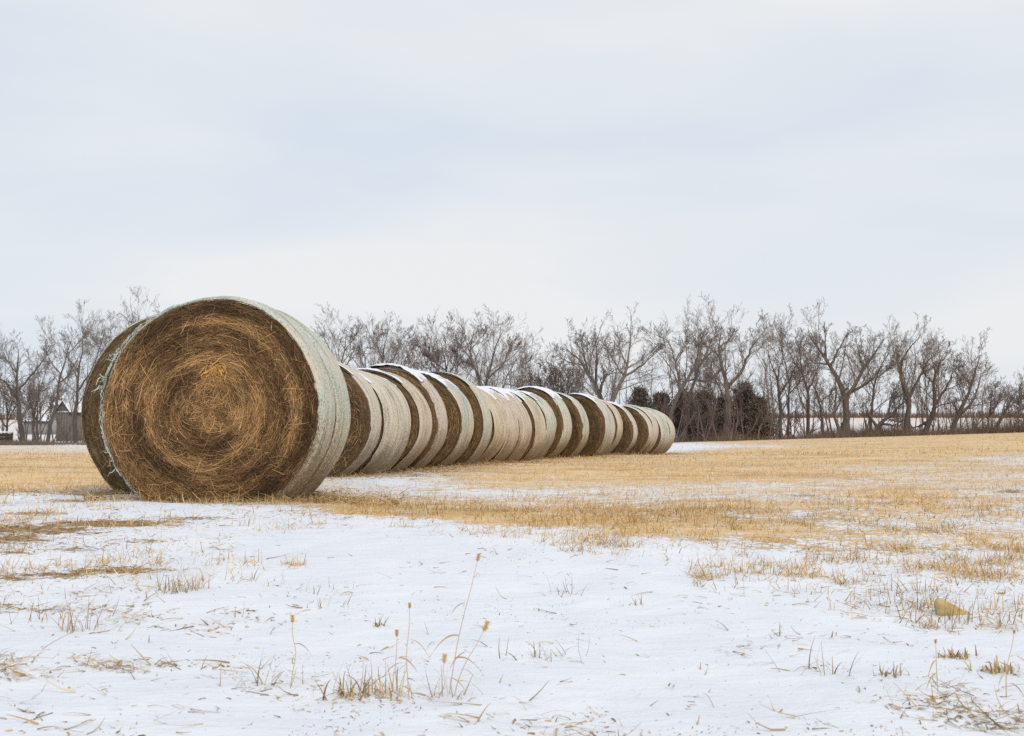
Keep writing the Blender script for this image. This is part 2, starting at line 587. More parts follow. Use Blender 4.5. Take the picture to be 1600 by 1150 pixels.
# stubble that stands through the snow
x, y = scatter(520000, 4.2, 85, r)
z = terrain(x, y)
c = covers(x, y, z)
nn = 0.7 * (fbm(x * .8, y * .8) - .5) + 1.3 * (fbm(x * 2.6 + 9, y * 3.2, 4) - .5) + 1.1 * (fbm(x * 9 + 2, y * 10, 3) - .5)
keep = (c > 0.03) & (r.random(len(x)) < np.clip((c - 0.25) * 0.9 + nn * 1.7, 0.03, 0.9) * 0.52)
keep &= ~((y < 5.2) & (r.random(len(x)) < 0.5))
x, y = x[keep], y[keep]
n = len(x)
far = sstep(12, 50, y)
ln = (0.035 + 0.07 * r.random(n) ** 1.5) * (1 + 0.5 * far)
P, W, S = blades(x, y, ln, r.random(n) ** 0.7 * 1.45, (r.random(n) - .3) * 1.0, 0.0016 + 0.0016 * r.random(n) + 0.010 * far, r)
cols = PAL[r.integers(0, len(PAL), n)] * (0.75 + 0.45 * r.random((n, 1))) * np.clip(0.35 + 1.35 * fbm(x * 0.12 + 4, y * 0.9, 4) + 0.1, 0.55, 1.25)[:, None]
strips('stubble', P, W, S, cols, kind='stuff', label='golden hay stubble poking through the thin snow', category='stubble')

# loose litter lying on the near snow
x, y = scatter(110000, 2.6, 11, r)
z = terrain(x, y)
px, py = project(x, y, z)
c = covers(x, y, z); so = soils(x, y, z)
clump = fbm(x * 2.2 + 31, y * 3.0 + 7, 4)
leftish = (1 - sstep(180, 620, px)) * (1 - sstep(870, 970, py)) + 0.3 * (1 - sstep(100, 500, px))
rightish = sstep(900, 1500, px) * 0.5
prob = 0.004 + np.clip(clump - 0.57, 0, 1) * (0.4 + 5.0 * leftish + 1.2 * rightish) + 1.3 * np.clip(so - 0.12, 0, 1) + 0.03 * leftish
keep = r.random(len(x)) < prob
x, y = x[keep], y[keep]
n = len(x)
ln = 0.02 + 0.12 * r.random(n) ** 2.6
P, W, S = blades(x, y, ln, np.pi / 2 - np.abs(r.normal(0, 0.22, n)), r.normal(0.25, 0.6, n), 0.0014 + 0.0028 * r.random(n) ** 2, r, 4)
P[:, :, 2] += 0.006
cols = PAL[r.integers(0, len(PAL), n)] * (0.45 + 0.5 * r.random((n, 1)))
strips('straw_litter', P, W, S, cols, kind='stuff', label='loose bits of dry straw lying on the near snow', category='straw litter')


# fine chaff blown over the near snow
x, y = scatter(90000, 2.4, 9.5, r)
cl = fbm(x * 1.3 + 11, y * 1.9 + 5, 5)
keep = r.random(len(x)) < np.clip((cl - 0.50) * 1.1, 0.012, 1)
x, y = x[keep], y[keep]
n = len(x)
P, W, S = blades(x, y, 0.004 + 0.018 * r.random(n) ** 2, np.pi / 2 - np.abs(r.normal(0, 0.3, n)), r.normal(0, 0.5, n), 0.0008 + 0.0016 * r.random(n), r)
P[:, :, 2] += 0.005
strips('chaff', P, W, S, PAL[r.integers(0, len(PAL), n)] * (0.4 + 0.6 * r.random((n, 1))), kind='stuff', label='tiny flecks of chaff sprinkled over the near snow', category='chaff')


# ------------------------------------------------------------------ hay bales
def bale_profile(W, H):
    bz = H * 0.525

    def f(th, rr):
        x = W * rr * np.cos(th)
        z = (H - bz) + bz * rr * np.sin(th)
        low = np.clip(0.16 * H - z, 0, None) / (0.16 * H)
        x = x * (1 + 0.10 * low * low)
        return x, np.maximum(z, 0.0) + 0.0
    return f


def bale(idx, C, yaw, W, H, L, tone, snow, nstr, label, seam=False, warm=0.0):
    r = np.random.default_rng(100 + idx)
    lean = 0 if idx < 2 else r.normal(0, 0.02)
    zb = tz(C[0] + math.sin(yaw) * L / 2, C[1] + math.cos(yaw) * L / 2)
    root = bpy.data.objects.new('hay_bale', None)
    COL.objects.link(root)
    root.empty_display_size = 0.3
    root.location = (C[0], C[1], zb - 0.035)
    root.rotation_euler = (r.normal(0, 0.008) if idx > 1 else 0, lean, -yaw)
    root['label'] = label; root['category'] = 'hay bale'; root['group'] = 'round bales set out in a row'
    prof = bale_profile(W, H)
    ph = r.random(8) * 6.28

    def wob(th):
        return 1 + (0.010 if idx < 2 else 0.018) * np.sin(2 * th + ph[0]) + 0.012 * np.sin(3 * th + ph[1]) + 0.006 * np.sin(5 * th + ph[2])
    # body: front face rings, side, rear face, one closed surface
    nth, nf = (200, 34) if idx < 2 else (96, 16)
    th = np.linspace(0, 2 * np.pi, nth, endpoint=False)
    rows = []
    pol = []
    for k in range(nf):
        rr = 0.012 + ((0.965 if seam else 0.925) - 0.012) * k / (nf - 1)
        x, z = prof(th, rr * wob(th))
        dish = 0.05 * (1 - rr ** 2) * math.cos(rr * 4.5 + ph[3]) * 0.6
        y = dish + 0.03 * (fbm(np.cos(th) * 3 * rr + 20 + idx, np.sin(th) * 3 * rr + 7, 3) - .5) \
            + 0.035 * (fbm(np.cos(th) * 2.0 + 50, rr * 26 + np.sin(th) * 2.0 + idx, 3) - .5)
        if rr > 0.9:
            y = y * (0.97 - rr) / 0.07 + 0.015 * ((rr - 0.9) / 0.065) ** 2
        rows.append(np.stack([x, y, z], -1)); pol.append(np.stack([np.cos(th), np.sin(th), np.full(nth, rr * W)], -1))
    for s, rr in ((0.04, 0.955 if not seam else 0.972), (0.10, 0.975 if not seam else 0.982), (0.25 * L, 0.985), (0.5 * L, 1.0), (0.75 * L, 0.985), (L - 0.05, 0.935), (L, 0.90), (L + 0.01, 0.5), (L + 0.01, 0.01)):
        x, z = prof(th, rr * wob(th))
        rows.append(np.stack([x, np.full(nth, s), z], -1)); pol.append(np.stack([np.cos(th), np.sin(th), np.full(nth, W + s)], -1))
    A = np.stack(rows, 1)
    F = grid_faces(nth, A.shape[1], True)
    me = mesh_np('hay_body', A.reshape(-1, 3), F, True, MHAY)
    attr(me, 'polar', np.stack(pol, 1).reshape(-1, 3), 'FLOAT_VECTOR')
    body = link('hay_body', me, root)
    # strands wound on the face
    n = nstr
    if n:
        rr = np.sqrt(r.random(n)) * (0.968 if seam else 0.93)
        t0 = r.random(n) * 2 * np.pi
        span = np.clip((0.028 + 0.18 * r.random(n) ** 1.9) / np.maximum(rr * W, 0.09), 0.06, 2.2)
        drift = r.normal(0, 0.024, n) + (r.random(n) < 0.28) * r.normal(0, 0.09, n) + (rr < 0.2) * r.normal(0, 0.12, n)
        p = 4
        s = np.linspace(0, 1, p)[None]
        TH = t0[:, None] + span[:, None] * (s - .5)
        RR = np.clip(rr[:, None] + drift[:, None] * (s - .5) + r.normal(0, 0.006, (n, 1)) * np.sin(s * np.pi), 0.0, 0.972 if seam else 0.935)
        X, Z = prof(TH, RR * wob(TH))
        lift = np.abs(r.normal(0, 0.014, (n, 1))) + (r.random((n, 1)) < 0.06) * r.random((n, 1)) * 0.05 * s
        dish = 0.05 * (1 - RR ** 2) * np.cos(RR * 4.5 + ph[3]) * 0.6
        Y = dish - lift - 0.008
        Y = np.where(RR > 0.9, Y * 0.6 - 0.004, Y)
        P = np.stack([X, Y, Z], -1)
        wd = (0.0010 + 0.0019 * r.random(n) ** 1.5)[:, None] * np.array([[0.6, 1, 1, 0.5]]) * (1.0 if idx < 2 else 1.5)
        T = norm(np.gradient(P, axis=1))
        side = norm(np.cross(T, np.array([0, 1.0, 0])) + r.normal(0, 0.35, (n, 1, 3)))
        bandv = fbm(rr * 9 + idx * 3.3, np.cos(t0) * 1.3 + np.sin(t0) * 0.9 + 10, 3)
        clm = fbm(rr * np.cos(t0) * 9 + 40, rr * np.sin(t0) * 9 + 3, 3)
        tone_ = np.clip(0.5 + (bandv - 0.5) * 1.6 + (clm - 0.5) * 0.4 + 0.45 * np.exp(-(rr / 0.30) ** 2) - 0.07 * sstep(0.5, 1.0, rr) - 0.06 + r.normal(0, 0.27, n), 0, 1)
        dark = np.array([0.06, 0.038, 0.021]); mid = np.array([0.20, 0.126, 0.06]); lite = np.array([0.56, 0.37, 0.18])
        cols = np.where(tone_[:, None] < .5, dark + (mid - dark) * tone_[:, None] * 2, mid + (lite - mid) * (tone_[:, None] - .5) * 2)
        cols = cols * (1 + warm * np.array([0.2, 0.05, -0.1]))
        strips('hay_strands', P, wd, side, cols, body, kind='stuff')
    # net wrap
    segs = [(0.0, 0.50), (0.56, L)] if seam else [(0.012 if idx in (3, 8) else 0.028 if idx in (4, 9, 10, 11, 12, 16) else 0.045 if idx > 18 else 0.06, L - 0.02)]
    for (s0, s1) in segs:
        ns = max(8, int((s1 - s0) / 0.05)) if idx < 8 else 10
        ss = np.linspace(s0, s1, ns)
        nt2 = 200 if idx < 3 else 110
        th2 = np.linspace(0, 2 * np.pi, nt2, endpoint=False)
        rows, pol = [], []
        g = r.normal(0, 0.004, ns)
        if s0 == 0:                                   # the net folds a little over the rim
            x, z = prof(th2, ((0.958 if seam else 0.918) + 0.007 * fbm(np.cos(th2) * 14 + 9, np.sin(th2) * 14 + idx, 3)) * wob(th2))
            rows.append(np.stack([x, np.full(nt2, -0.012) + 0.01 * np.sin(th2 * 23), z], -1)); pol.append(np.stack([np.cos(th2), np.sin(th2), np.full(nt2, -0.05)], -1))
        for k, s in enumerate(ss):
            e = min(s - s0, s1 - s)
            edge = (0.026 if seam else 0.048) * math.exp(-e / (0.035 if seam else 0.10))
            rr = 1.013 - edge + g[k] + 0.010 * math.sin(math.pi * s / L)
            fn = 0.016 * (fbm(np.cos(th2) * 5 + 30 + idx, np.sin(th2) * 5 + s * 6, 3) - .5)
            x, z = prof(th2, (rr + fn) * wob(th2))
            yy = np.full(nt2, s)
            if e < 1e-6:
                yy = yy + (0.022 if seam else 0.07) * (fbm(np.cos(th2) * 6 + s * 5 + idx, np.sin(th2) * 6 + 4, 4) - .5)
            rows.append(np.stack([x, yy, z], -1)); pol.append(np.stack([np.cos(th2), np.sin(th2), np.full(nt2, s)], -1))
        A = np.stack(rows, 1)
        me = mesh_np('net_wrap', A.reshape(-1, 3), grid_faces(nt2, A.shape[1], True), True, MNET)
        attr(me, 'polar', np.stack(pol, 1).reshape(-1, 3), 'FLOAT_VECTOR')
        o = link('net_wrap', me, root)
        o.color = (*tone, 1)
    # fringe of hay ends at the front rim
    n = 420 if idx < 2 else 140
    tf = r.random(n) * 2 * np.pi
    s = np.linspace(0, 1, 3)[None]
    X, Z = prof(tf[:, None] + s * r.normal(0, 0.06, (n, 1)), ((0.962 if seam else 0.922) + s * r.random((n, 1)) * 0.035) * wob(tf)[:, None])
    Y = -0.01 - s * np.abs(r.normal(0, 0.022, (n, 1)))
    P = np.stack([X, Y + np.zeros_like(X), Z], -1)
    cols = np.array([0.28, 0.185, 0.085]) * (0.3 + 1.3 * r.random((n, 1)))
    strips('hay_fringe', P, np.full((n, 3), 0.0022) * np.array([[1, .8, .4]]), norm(r.normal(0, 1, (n, 3))), cols, body, kind='stuff')
    # snow lying on top
    if snow > 0:
        na, nsn = 44, 26
        tt = np.linspace(R(90 - 44), R(90 + 44), na)
        sn_ = np.linspace(0.0, L, nsn)
        TT, SS = np.meshgrid(tt, sn_, indexing='ij')
        drop = np.abs(TT - np.pi / 2) / R(44)
        h = 0.053 * snow * (1 - drop ** 1.6) + 0.05 * (fbm(TT * 5 + idx, SS * 3 + 3, 3) - 0.5) + 0.02 * (fbm(TT * 22 + idx, SS * 15, 2) - 0.5) - 0.030 * (1.25 - snow) - 0.008
        h -= 0.03 * np.exp(-np.minimum(SS, L - SS) / 0.04)
        h = np.clip(h, -0.02, 0.06)
        bw = 1.016 + 0.010 * np.sin(np.pi * SS / L)
        X, Z = prof(TT, bw * wob(TT) + h / W)
        me = mesh_np('snow_cap', np.stack([X, SS, Z], -1).reshape(-1, 3), grid_faces(na, nsn), True, MSNOW)
        link('snow_cap', me, root)
    return root


MINT = (0.67, 0.745, 0.645)
PALE = (0.77, 0.73, 0.62)
BEIGE = (0.75, 0.65, 0.52)

ORD = ['first', 'second', 'third', 'fourth', 'fifth', 'sixth', 'seventh', 'eighth', 'ninth', 'tenth', 'eleventh', 'twelfth', 'thirteenth', 'fourteenth',
       'fifteenth', 'sixteenth', 'seventeenth', 'eighteenth', 'nineteenth', 'twentieth', 'twenty-first', 'twenty-second', 'twenty-third']


def place(xr, wpx, Yr, W, L):
    """front centre and yaw so that the right side of the net spans wpx and ends at xr"""
    Rx = (xr - 800) / FPX * Yr
    best = None
    for a in np.arange(-5, 21, 0.1):
        aa = R(a)
        fx, fy = Rx - L * math.sin(aa), Yr - L * math.cos(aa)
        e = abs(800 + FPX * fx / fy - (xr - wpx))
        if best is None or e < best[0]:
            best = (e, aa, fx, fy)
    _, aa, fx, fy = best
    return (fx - W * math.cos(aa), fy + W * math.sin(aa)), aa


C, a = place(549, 44, 10.2, 1.0, 1.2)
bale(0, C, a, 1.0, 1.86, 1.2, MINT, 0, 30000, 'large round bale at the near end, swirled brown hay face toward the viewer', seam=True, warm=1.0)
BALE1 = (C, a)
bale(1, (-3.54, 10.5), R(4), 0.97, 1.9, 1.15, MINT, 0, 2500, 'round bale mostly hidden behind the large near one, its hay face edging out left')
#        right rim px, net px, top py, tone, snow, description
ROW = [(597, 15, 558, PALE, .25, 'broad dark hay face beside the near bale'),
       (645, 43, 577, PALE, .45, 'wide pale net side, hay face hardly seen'),
       (675, 18, 577, BEIGE, .6, 'pale net with thin curved strip of hay face'),
       (700, 15, 574, PALE, 1.1, 'thick snow on its top'),
       (742, 19, 583, MINT, .8, 'broad dark face and mint net edge'),
       (769, 13, 582, MINT, .35, 'narrow hay face standing high above the next'),
       (791, 20, 600, BEIGE, .6, 'beige net, first of the close-packed pale ones'),
       (812, 19, 605, BEIGE, .7, 'beige net packed between two other beige bales'),
       (835, 21, 609, BEIGE, .8, 'beige net, last of three packed beige bales'),
       (857, 17, 610, BEIGE, .7, 'beige net with dark slit of hay'),
       (874, 15, 612, MINT, .5, 'low mint-green net side'),
       (894, 15, 605, MINT, .9, 'grey-green net, snow-edged top above its neighbours'),
       (924, 10, 613, MINT, .3, 'dark hay face rimmed by mint net'),
       (962, 22, 617, MINT, .7, 'dark hay face and broad mint net side'),
       (975, 8, 622, BEIGE, .4, 'sliver of hay and beige net behind a broad one'),
       (998, 6, 628, PALE, .7, 'brown hay face with narrow pale rim'),
       (1019, 6, 632, PALE, .4, 'brown hay face near the far end'),
       (1031, 8, 634, PALE, .4, 'pale net near the far end, no face showing'),
       (1039, 7, 636, MINT, .3, 'thin pale green band, third from far end'),
       (1047, 7, 637, MINT, .3, 'thin pale green band, next to last in the row'),
       (1056, 8, 638, PALE, .2, 'last bale at the far end of the row')]
BASES = [BALE1[0], (-3.54, 10.5)]
for k, (xr, wpx, ty, tone, snow, txt) in enumerate(ROW):
    Yr = 15.3 + 1.15 * k
    L = 1.13
    Wd = [0.99, .95, .97, .98, 1.0, 1.0, .93, .92, .92, .93, .93, 1.0, .98, .99, .96, .95, .95, .96, .96, .96, .97][k]
    C, a = place(xr, wpx, Yr, Wd, L)
    topz = at(800, ty, C[1] + 0.35)[2]
    H = float(np.clip(topz - tz(C[0], C[1]) + 0.035, 1.5, 1.95))
    jit = np.random.default_rng(k).normal(0, 0.012, 3)
    jl = np.random.default_rng(50 + k).normal(0, 1, 2)
    C = (C[0] + 0.02 * jl[0], C[1] + 0.02 * jl[1])
    bale(k + 2, C, a, Wd, H, L, tuple(np.clip(np.array(tone) + jit, 0, 1)), snow, 2200 if k < 6 else 1100,
         'round bale, %s in the row: %s' % (ORD[k + 2], txt), warm=0.3)
    BASES.append(C)

# rags of net hanging from the left rim of the first bale, part of it
b1 = bpy.data.objects['hay_bale']
prof1 = bale_profile(1.0, 1.86)
rr_ = np.random.default_rng(5)
Pl, Wl = [], []
for th0, k in ((149, 5), (153, 5), (165, 6), (169, 4), (204, 4), (213, 2)):
    for q in range(k):
        th = R(th0 + rr_.normal(0, 1.6))
        s = np.linspace(0, 1, 5)
        x, z = prof1(np.full(5, th), 1.0 + s * abs(rr_.normal(0.03, 0.035)))
        ln = rr_.random() * 0.07
        P = np.stack([x, -0.012 - s * abs(rr_.normal(0, 0.03)), z - s * s * ln + rr_.normal(0, 0.02, 5) * s], -1)
        Pl.append(P); Wl.append(np.full(5, 0.0015 + 0.004 * rr_.random()) * np.array([1, 1.2, .8, .7, .3]))
# pale torn edge of the net running down the left rim
for q in range(200):
    th = R(108 + 124 * rr_.random() ** 1.4); s = np.linspace(-1, 1, 5)
    x, z = prof1(th + s * 0.035, 0.978 + 0.02 * rr_.random() + 0.004 * rr_.normal(0, 1, 5))
    Pl.append(np.stack([x, -0.014 - 0.012 * rr_.random() + np.zeros(5), z], -1)); Wl.append(np.full(5, 0.001 + 0.0028 * rr_.random()))
Pl = np.array(Pl); Wl = np.array(Wl)
V, F = ribbon_arrays(Pl, Wl, norm(rr_.normal(0, 1, (len(Pl), 3)) + np.array([0.6, 0, 0.6])))
link('torn_net', mesh_np('torn_net', V, F, False, MRAG), b1, kind='stuff', label='ragged mint net edge on the left rim')

# tuft of bright hay sticking out of the first face
n = 75
r = np.random.default_rng(21)
c0 = np.array([0.06, -0.05, 1.24])
dirs = norm(r.normal(0, 1, (n, 3)) * np.array([1, .35, .55]) + np.array([0.1, -0.35, -0.1]))
s = np.linspace(0, 1, 4)[None, :, None]
P = c0 + r.normal(0, 1, (n, 1, 3)) * np.array([0.04, 0.008, 0.025]) + dirs[:, None] * s * (0.03 + 0.07 * r.random((n, 1, 1))) - np.array([0, 0, .03]) * s * s
cols = np.array([0.78, 0.43, 0.13]) * (0.5 + 0.7 * r.random((n, 1)))
strips('hay_tuft', P, np.full((n, 4), 0.003), norm(r.normal(0, 1, (n, 3)) * np.array([1, .2, 1])), cols, b1, kind='stuff', label='bright orange tuft sticking out of the hay face')

# loose hay fallen along the feet of the bales
r = np.random.default_rng(31)
xs, ys = [], []
for k, (cx, cy) in enumerate(BASES):
    m = 1700 if k < 2 else (900 if k < 9 else 420)
    u = r.normal(0.25, 0.75, m) if k else np.clip(r.normal(0.35, 0.75, m), -1.0, 1.6)
    v = r.normal(-0.02, 0.13, m) if k < 2 else r.normal(0.1, 0.5, m)
    if k == 0:
        v = np.where(u > 0.75, np.abs(r.normal(0.15, 0.5, m)), v)
    xs.append(cx + u); ys.append(cy + v)
x = np.concatenate(xs); y = np.concatenate(ys)
n = len(x)
P, W, S = blades(x, y, 0.05 + 0.18 * r.random(n) ** 1.7, np.pi / 2 - np.abs(r.normal(0, 0.3, n)), r.normal(0.2, 0.5, n), 0.002 + 0.003 * r.random(n) + 0.003 * sstep(12, 30, y), r, 4)
P[:, :, 2] += (0.035 * r.random(n) ** 2)[:, None]
cols = PAL[r.integers(0, len(PAL), n)] * (0.35 + 0.65 * r.random((n, 1)))
strips('fallen_hay', P, W, S, cols, kind='stuff', label='loose brown hay fallen along the feet of the bales', category='fallen hay')


# ------------------------------------------------------------------ trees
def resample(P, n):
    P = np.asarray(P, float)
    d = np.r_[0, np.cumsum(np.linalg.norm(np.diff(P, axis=0), axis=1))]
    s = np.linspace(0, d[-1], n)
    Q = np.stack([np.interp(s, d, P[:, k]) for k in range(3)], -1)
    for _ in range(2):
        Q[1:-1] = 0.25 * Q[:-2] + 0.5 * Q[1:-1] + 0.25 * Q[2:]
    return Q


def grow(P, Rr, k, tlo, thi, ang, ratio, r, npts, up=0.12, wander=0.16, rscale=0.55, taper_len=0.45, minr=0.009):
    """children of every branch in P (n,p,3): returns (n*k, npts, 3) and radii"""
    n, p, _ = P.shape
    L = np.linalg.norm(np.diff(P, axis=1), axis=-1).sum(1)
    idx = np.repeat(np.arange(n), k)
    m = len(idx)
    tt = tlo + (thi - tlo) * (np.tile(np.arange(k), n) + r.random(m)) / k
    f = tt * (p - 1)
    i = np.clip(f.astype(int), 0, p - 2); fr = (f - i)[:, None]
    base = P[idx, i] * (1 - fr) + P[idx, i + 1] * fr
    tan = norm(P[idx, i + 1] - P[idx, i])
    rad = Rr[idx, i] * (1 - fr[:, 0]) + Rr[idx, i + 1] * fr[:, 0]
    perp = norm(np.cross(tan, norm(r.normal(0, 1, (m, 3)))))
    a = np.radians(np.clip(r.normal(ang, 11, m), 12, 95))[:, None]
    d = norm(tan * np.cos(a) + perp * np.sin(a) + np.array([0, 0, up]))
    ln = L[idx] * ratio * (1 - taper_len * tt) * (0.55 + 0.75 * r.random(m))
    st = (ln / (npts - 1))[:, None]
    pts = [base]
    for q in range(npts - 1):
        pts.append(pts[-1] + d * st)
        d = norm(d + r.normal(0, wander, (m, 3)) + np.array([0, 0, up * 0.6]))
    r0 = np.maximum(np.minimum(rad * rscale * (0.7 + 0.5 * r.random(m)), rad * 0.8), minr)
    sc = np.linspace(1, 0.35, npts)[None]
    return np.stack(pts, 1), np.maximum(r0[:, None] * sc, minr * 0.75)


CUR = 0


def tree(name, label, base, Y, leaders, rad, seed, barkm=MB_MID, twigm=MTWIG, dens=(10, 7, 6, 6), lens=(0.66, 0.54, 0.5, 0.62), group='bare trees of the windbreak', ang=34, up=0.10, minr=0.0075, trunk_frac=None):
    """leaders: list of pixel polylines at depth Y; the first starts at the base, the others start on it"""
    r = np.random.default_rng(seed)
    b0 = at(base[0], base[1], Y)
    b0[2] = tz(b0[0], Y) - 0.05
    root = bpy.data.objects.new(name, None)
    COL.objects.link(root)
    root.location = b0
    root['label'] = label; root['category'] = 'bush' if 'bush' in name or 'shrub' in name else 'tree'; root['group'] = group
    LP, LR = [], []
    for q, pl in enumerate(leaders):
        pts = np.array([at(px, 692 - (692 - py) * (0.845 if name == BT else 0.9), Y) for px, py in pl])
        if q == 0:
            pts[0] = b0
        dep = r.normal(0, 0.28) if q else r.normal(0, 0.08)
        h = np.linspace(0, 1, len(pts))
        pts[:, 1] += dep * h * np.linalg.norm(pts[-1] - pts[0])
        Q = resample(pts, 12)
        Q[1:-1] += r.normal(0, 0.05, (10, 3)) * min(1, np.linalg.norm(pts[-1] - pts[0]) / 5)
        if q:                                    # root this leader on the nearest point of an earlier one
            allp = np.concatenate(LP)
            j = np.argmin(np.linalg.norm(allp - Q[0], axis=1))
            r0 = np.concatenate(LR)[j] * 0.82
            Q += (allp[j] - Q[0]) * np.linspace(1, 0, 12)[:, None] ** 1.5
        else:
            r0 = rad
        LP.append(Q)
        LR.append(np.maximum(r0 * np.linspace(1, 0.05, 12) ** 0.95, 0.022))
    L0, R0 = np.stack(LP) - b0, np.stack(LR)
    k1, k2, k3, k4 = dens
    hgt = L0[..., 2].max()
    B1, Q1 = grow(L0, R0, k1, 0.22, 1.0, ang + 6, lens[0], r, 8, up, 0.13, rscale=0.40, taper_len=0.62, minr=minr * 1.5)
    ok = B1[:, 0, 2] > 0.20 * hgt
    B1, Q1 = B1[ok], Q1[ok]
    B2, Q2 = grow(B1, Q1, k2, 0.15, 1.0, ang + 4, lens[1], r, 5, up, 0.13, rscale=0.5, minr=minr * 1.2)
    B3, Q3 = grow(B2, Q2, k3, 0.2, 1.0, ang + 2, lens[2], r, 3, up * 0.9, 0.12, minr=minr)
    B4, Q4 = grow(B3, Q3, k4, 0.15, 1.0, ang - 2, lens[3], r, 2, up * 0.9, 0.12, minr=minr * 0.9)
    E1, EQ1 = grow(L0, R0, 12, 0.35, 1.0, ang, 0.12, r, 4, up, 0.2, rscale=0.3, minr=minr)
    E2, EQ2 = grow(E1, EQ1, 6, 0.2, 1.0, ang, 0.5, r, 3, up, 0.2, minr=minr)
    V, F = tube_arrays(L0[:1], R0[:1], 8)
    link('trunk', mesh_np('trunk', V, F, True, barkm), root)
    for q in range(1, len(L0)):
        V, F = tube_arrays(L0[q:q + 1], R0[q:q + 1], 7)
        link('limb', mesh_np('limb', V, F, True, barkm), root)
    tw = ribbon_arrays(B4, Q4 * 1.25, norm(r.normal(0, 1, (len(B4), 3)) * np.array([1, .5, .7])))
    V, F = join([tube_arrays(B1, Q1, 4), tube_arrays(B2, Q2, 3), ribbon_arrays(B3, Q3 * 1.3, norm(r.normal(0, 1, (len(B3), 3)) * np.array([1, .5, .7]))), tube_arrays(E1, EQ1, 3), ribbon_arrays(E2, EQ2 * 1.3, norm(r.normal(0, 1, (len(E2), 3)))), tw])
    link('crown', mesh_np('crown', V, F, True, twigm), root, kind='stuff')
    return root


BT = 'bare_tree'
# left of the bales (over the farmyard)
LG = 'bare trees around the farmyard'
tree(BT, 'spreading bare tree at the left edge above the farmyard', (36, 690), 104, [[(36, 690), (33, 640), (30, 600), (32, 560), (35, 515)], [(32, 610), (10, 580), (-20, 560), (-40, 540)], [(31, 590), (55, 560), (72, 535), (80, 520)], [(32, 570), (12, 540), (2, 515)]], 0.30, 41, MB_DARK, group=LG)
tree(BT, 'slim leaning bare tree with a forked base left of the shed', (74, 690), 100, [[(74, 690), (80, 655), (88, 620), (89, 580), (100, 540), (112, 492)], [(89, 590), (108, 570), (118, 548)], [(92, 560), (78, 540), (70, 520)], [(104, 530), (130, 500), (136, 488)]], 0.20, 42, MB_DARK, group=LG)
tree(BT, 'bare tree behind the shed with tall narrow crown', (118, 690), 112, [[(118, 690), (116, 640), (122, 600), (120, 560), (130, 520), (128, 486)], [(121, 590), (140, 560), (150, 525), (160, 480)], [(122, 565), (106, 535), (104, 505)]], 0.24, 43, MB_DARK, group=LG)
tree(BT, 'bare tree rising behind the left shoulder of the near bale', (176, 690), 115, [[(176, 690), (174, 600), (170, 540), (164, 480)], [(173, 570), (190, 520), (196, 472)], [(171, 545), (150, 515), (142, 495)]], 0.24, 44, MB_DARK, group=LG)
tree(BT, 'bare tree whose crown tops the near bale', (238, 690), 118, [[(238, 690), (238, 560), (236, 500), (232, 458)], [(238, 540), (254, 500), (262, 466)], [(237, 520), (218, 490), (210, 472)]], 0.26, 45, MB_DARK, group=LG)
tree(BT, 'thin bare tree with twin stems in the farmyard yard', (54, 692), 108, [[(54, 692), (52, 650), (58, 620), (66, 585), (62, 560)], [(53, 645), (42, 610), (40, 580)]], 0.17, 46, MB_DARK, group=LG)
tree('bare_bush', 'dense rounded brown bush at the left edge', (12, 688), 112, [[(12, 688), (12, 650), (10, 615), (6, 590)], [(12, 665), (-10, 630), (-20, 605)], [(12, 655), (30, 625), (38, 600)], [(12, 650), (22, 610), (22, 592)]], 0.16, 47, MB_DARK, MTWIG_RED, dens=(11, 7, 7, 5), group='brown bushes', minr=0.011)
tree('bare_bush', 'dense rounded brown bush behind the forked farmyard tree', (58, 688), 118, [[(58, 688), (58, 650), (60, 615), (62, 596)], [(58, 660), (44, 630), (38, 604)], [(58, 655), (76, 625), (82, 606)]], 0.15, 48, MB_DARK, MTWIG_RED, dens=(11, 7, 7, 5), group='brown bushes', minr=0.011)
# behind the row of bales
tree(BT, 'bare tree just clear of the near bale, fan of fine twigs', (533, 692), 100, [[(533, 692), (532, 600), (534, 560), (538, 520), (543, 484)], [(533, 570), (522, 540), (512, 505), (508, 492)], [(535, 550), (552, 532), (566, 520)], [(539, 520), (552, 500), (560, 484)]], 0.24, 51)
tree(BT, 'double-stemmed bare tree with tall crown behind the fifth bale', (584, 692), 102, [[(584, 692), (592, 600), (596, 575), (600, 530), (608, 482)], [(590, 620), (574, 578), (568, 530), (562, 500)], [(597, 560), (616, 535), (628, 505), (632, 494)], [(600, 540), (588, 510), (590, 484)]], 0.24, 52)
tree(BT, 'broad low bare tree with upswept branches over the sixth bale', (612, 692), 106, [[(612, 692), (613, 600), (616, 560), (622, 520)], [(614, 590), (640, 555), (656, 535)], [(614, 580), (630, 545), (644, 505)], [(613, 600), (600, 560), (596, 530)]], 0.2, 53)
tree(BT, 'dense dark twiggy tree above the eighth bale', (699, 692), 97, [[(699, 692), (700, 600), (698, 565), (694, 530), (690, 508)], [(699, 590), (680, 555), (664, 520), (660, 508)], [(699, 580), (712, 545), (722, 515)], [(698, 560), (676, 540), (662, 535)]], 0.22, 54, MB_DARK, MTWIG_RED, dens=(11, 7, 7, 5), minr=0.011)
tree(BT, 'crooked bare tree leaning left, tall forked crown at mid-row', (752, 692), 95, [[(752, 692), (752, 592), (745, 560), (732, 535), (734, 505), (740, 482)], [(733, 535), (718, 510), (708, 490)], [(734, 515), (750, 500), (760, 488)], [(746, 565), (736, 545), (722, 540)]], 0.26, 55)
tree(BT, 'tall bare tree with one bare curved limb at mid-row', (756, 692), 96, [[(756, 692), (758, 590), (768, 555), (772, 540), (768, 520), (776, 500), (788, 484)], [(764, 570), (784, 550), (792, 530), (800, 505)], [(792, 530), (806, 520), (812, 508)]], 0.24, 56)
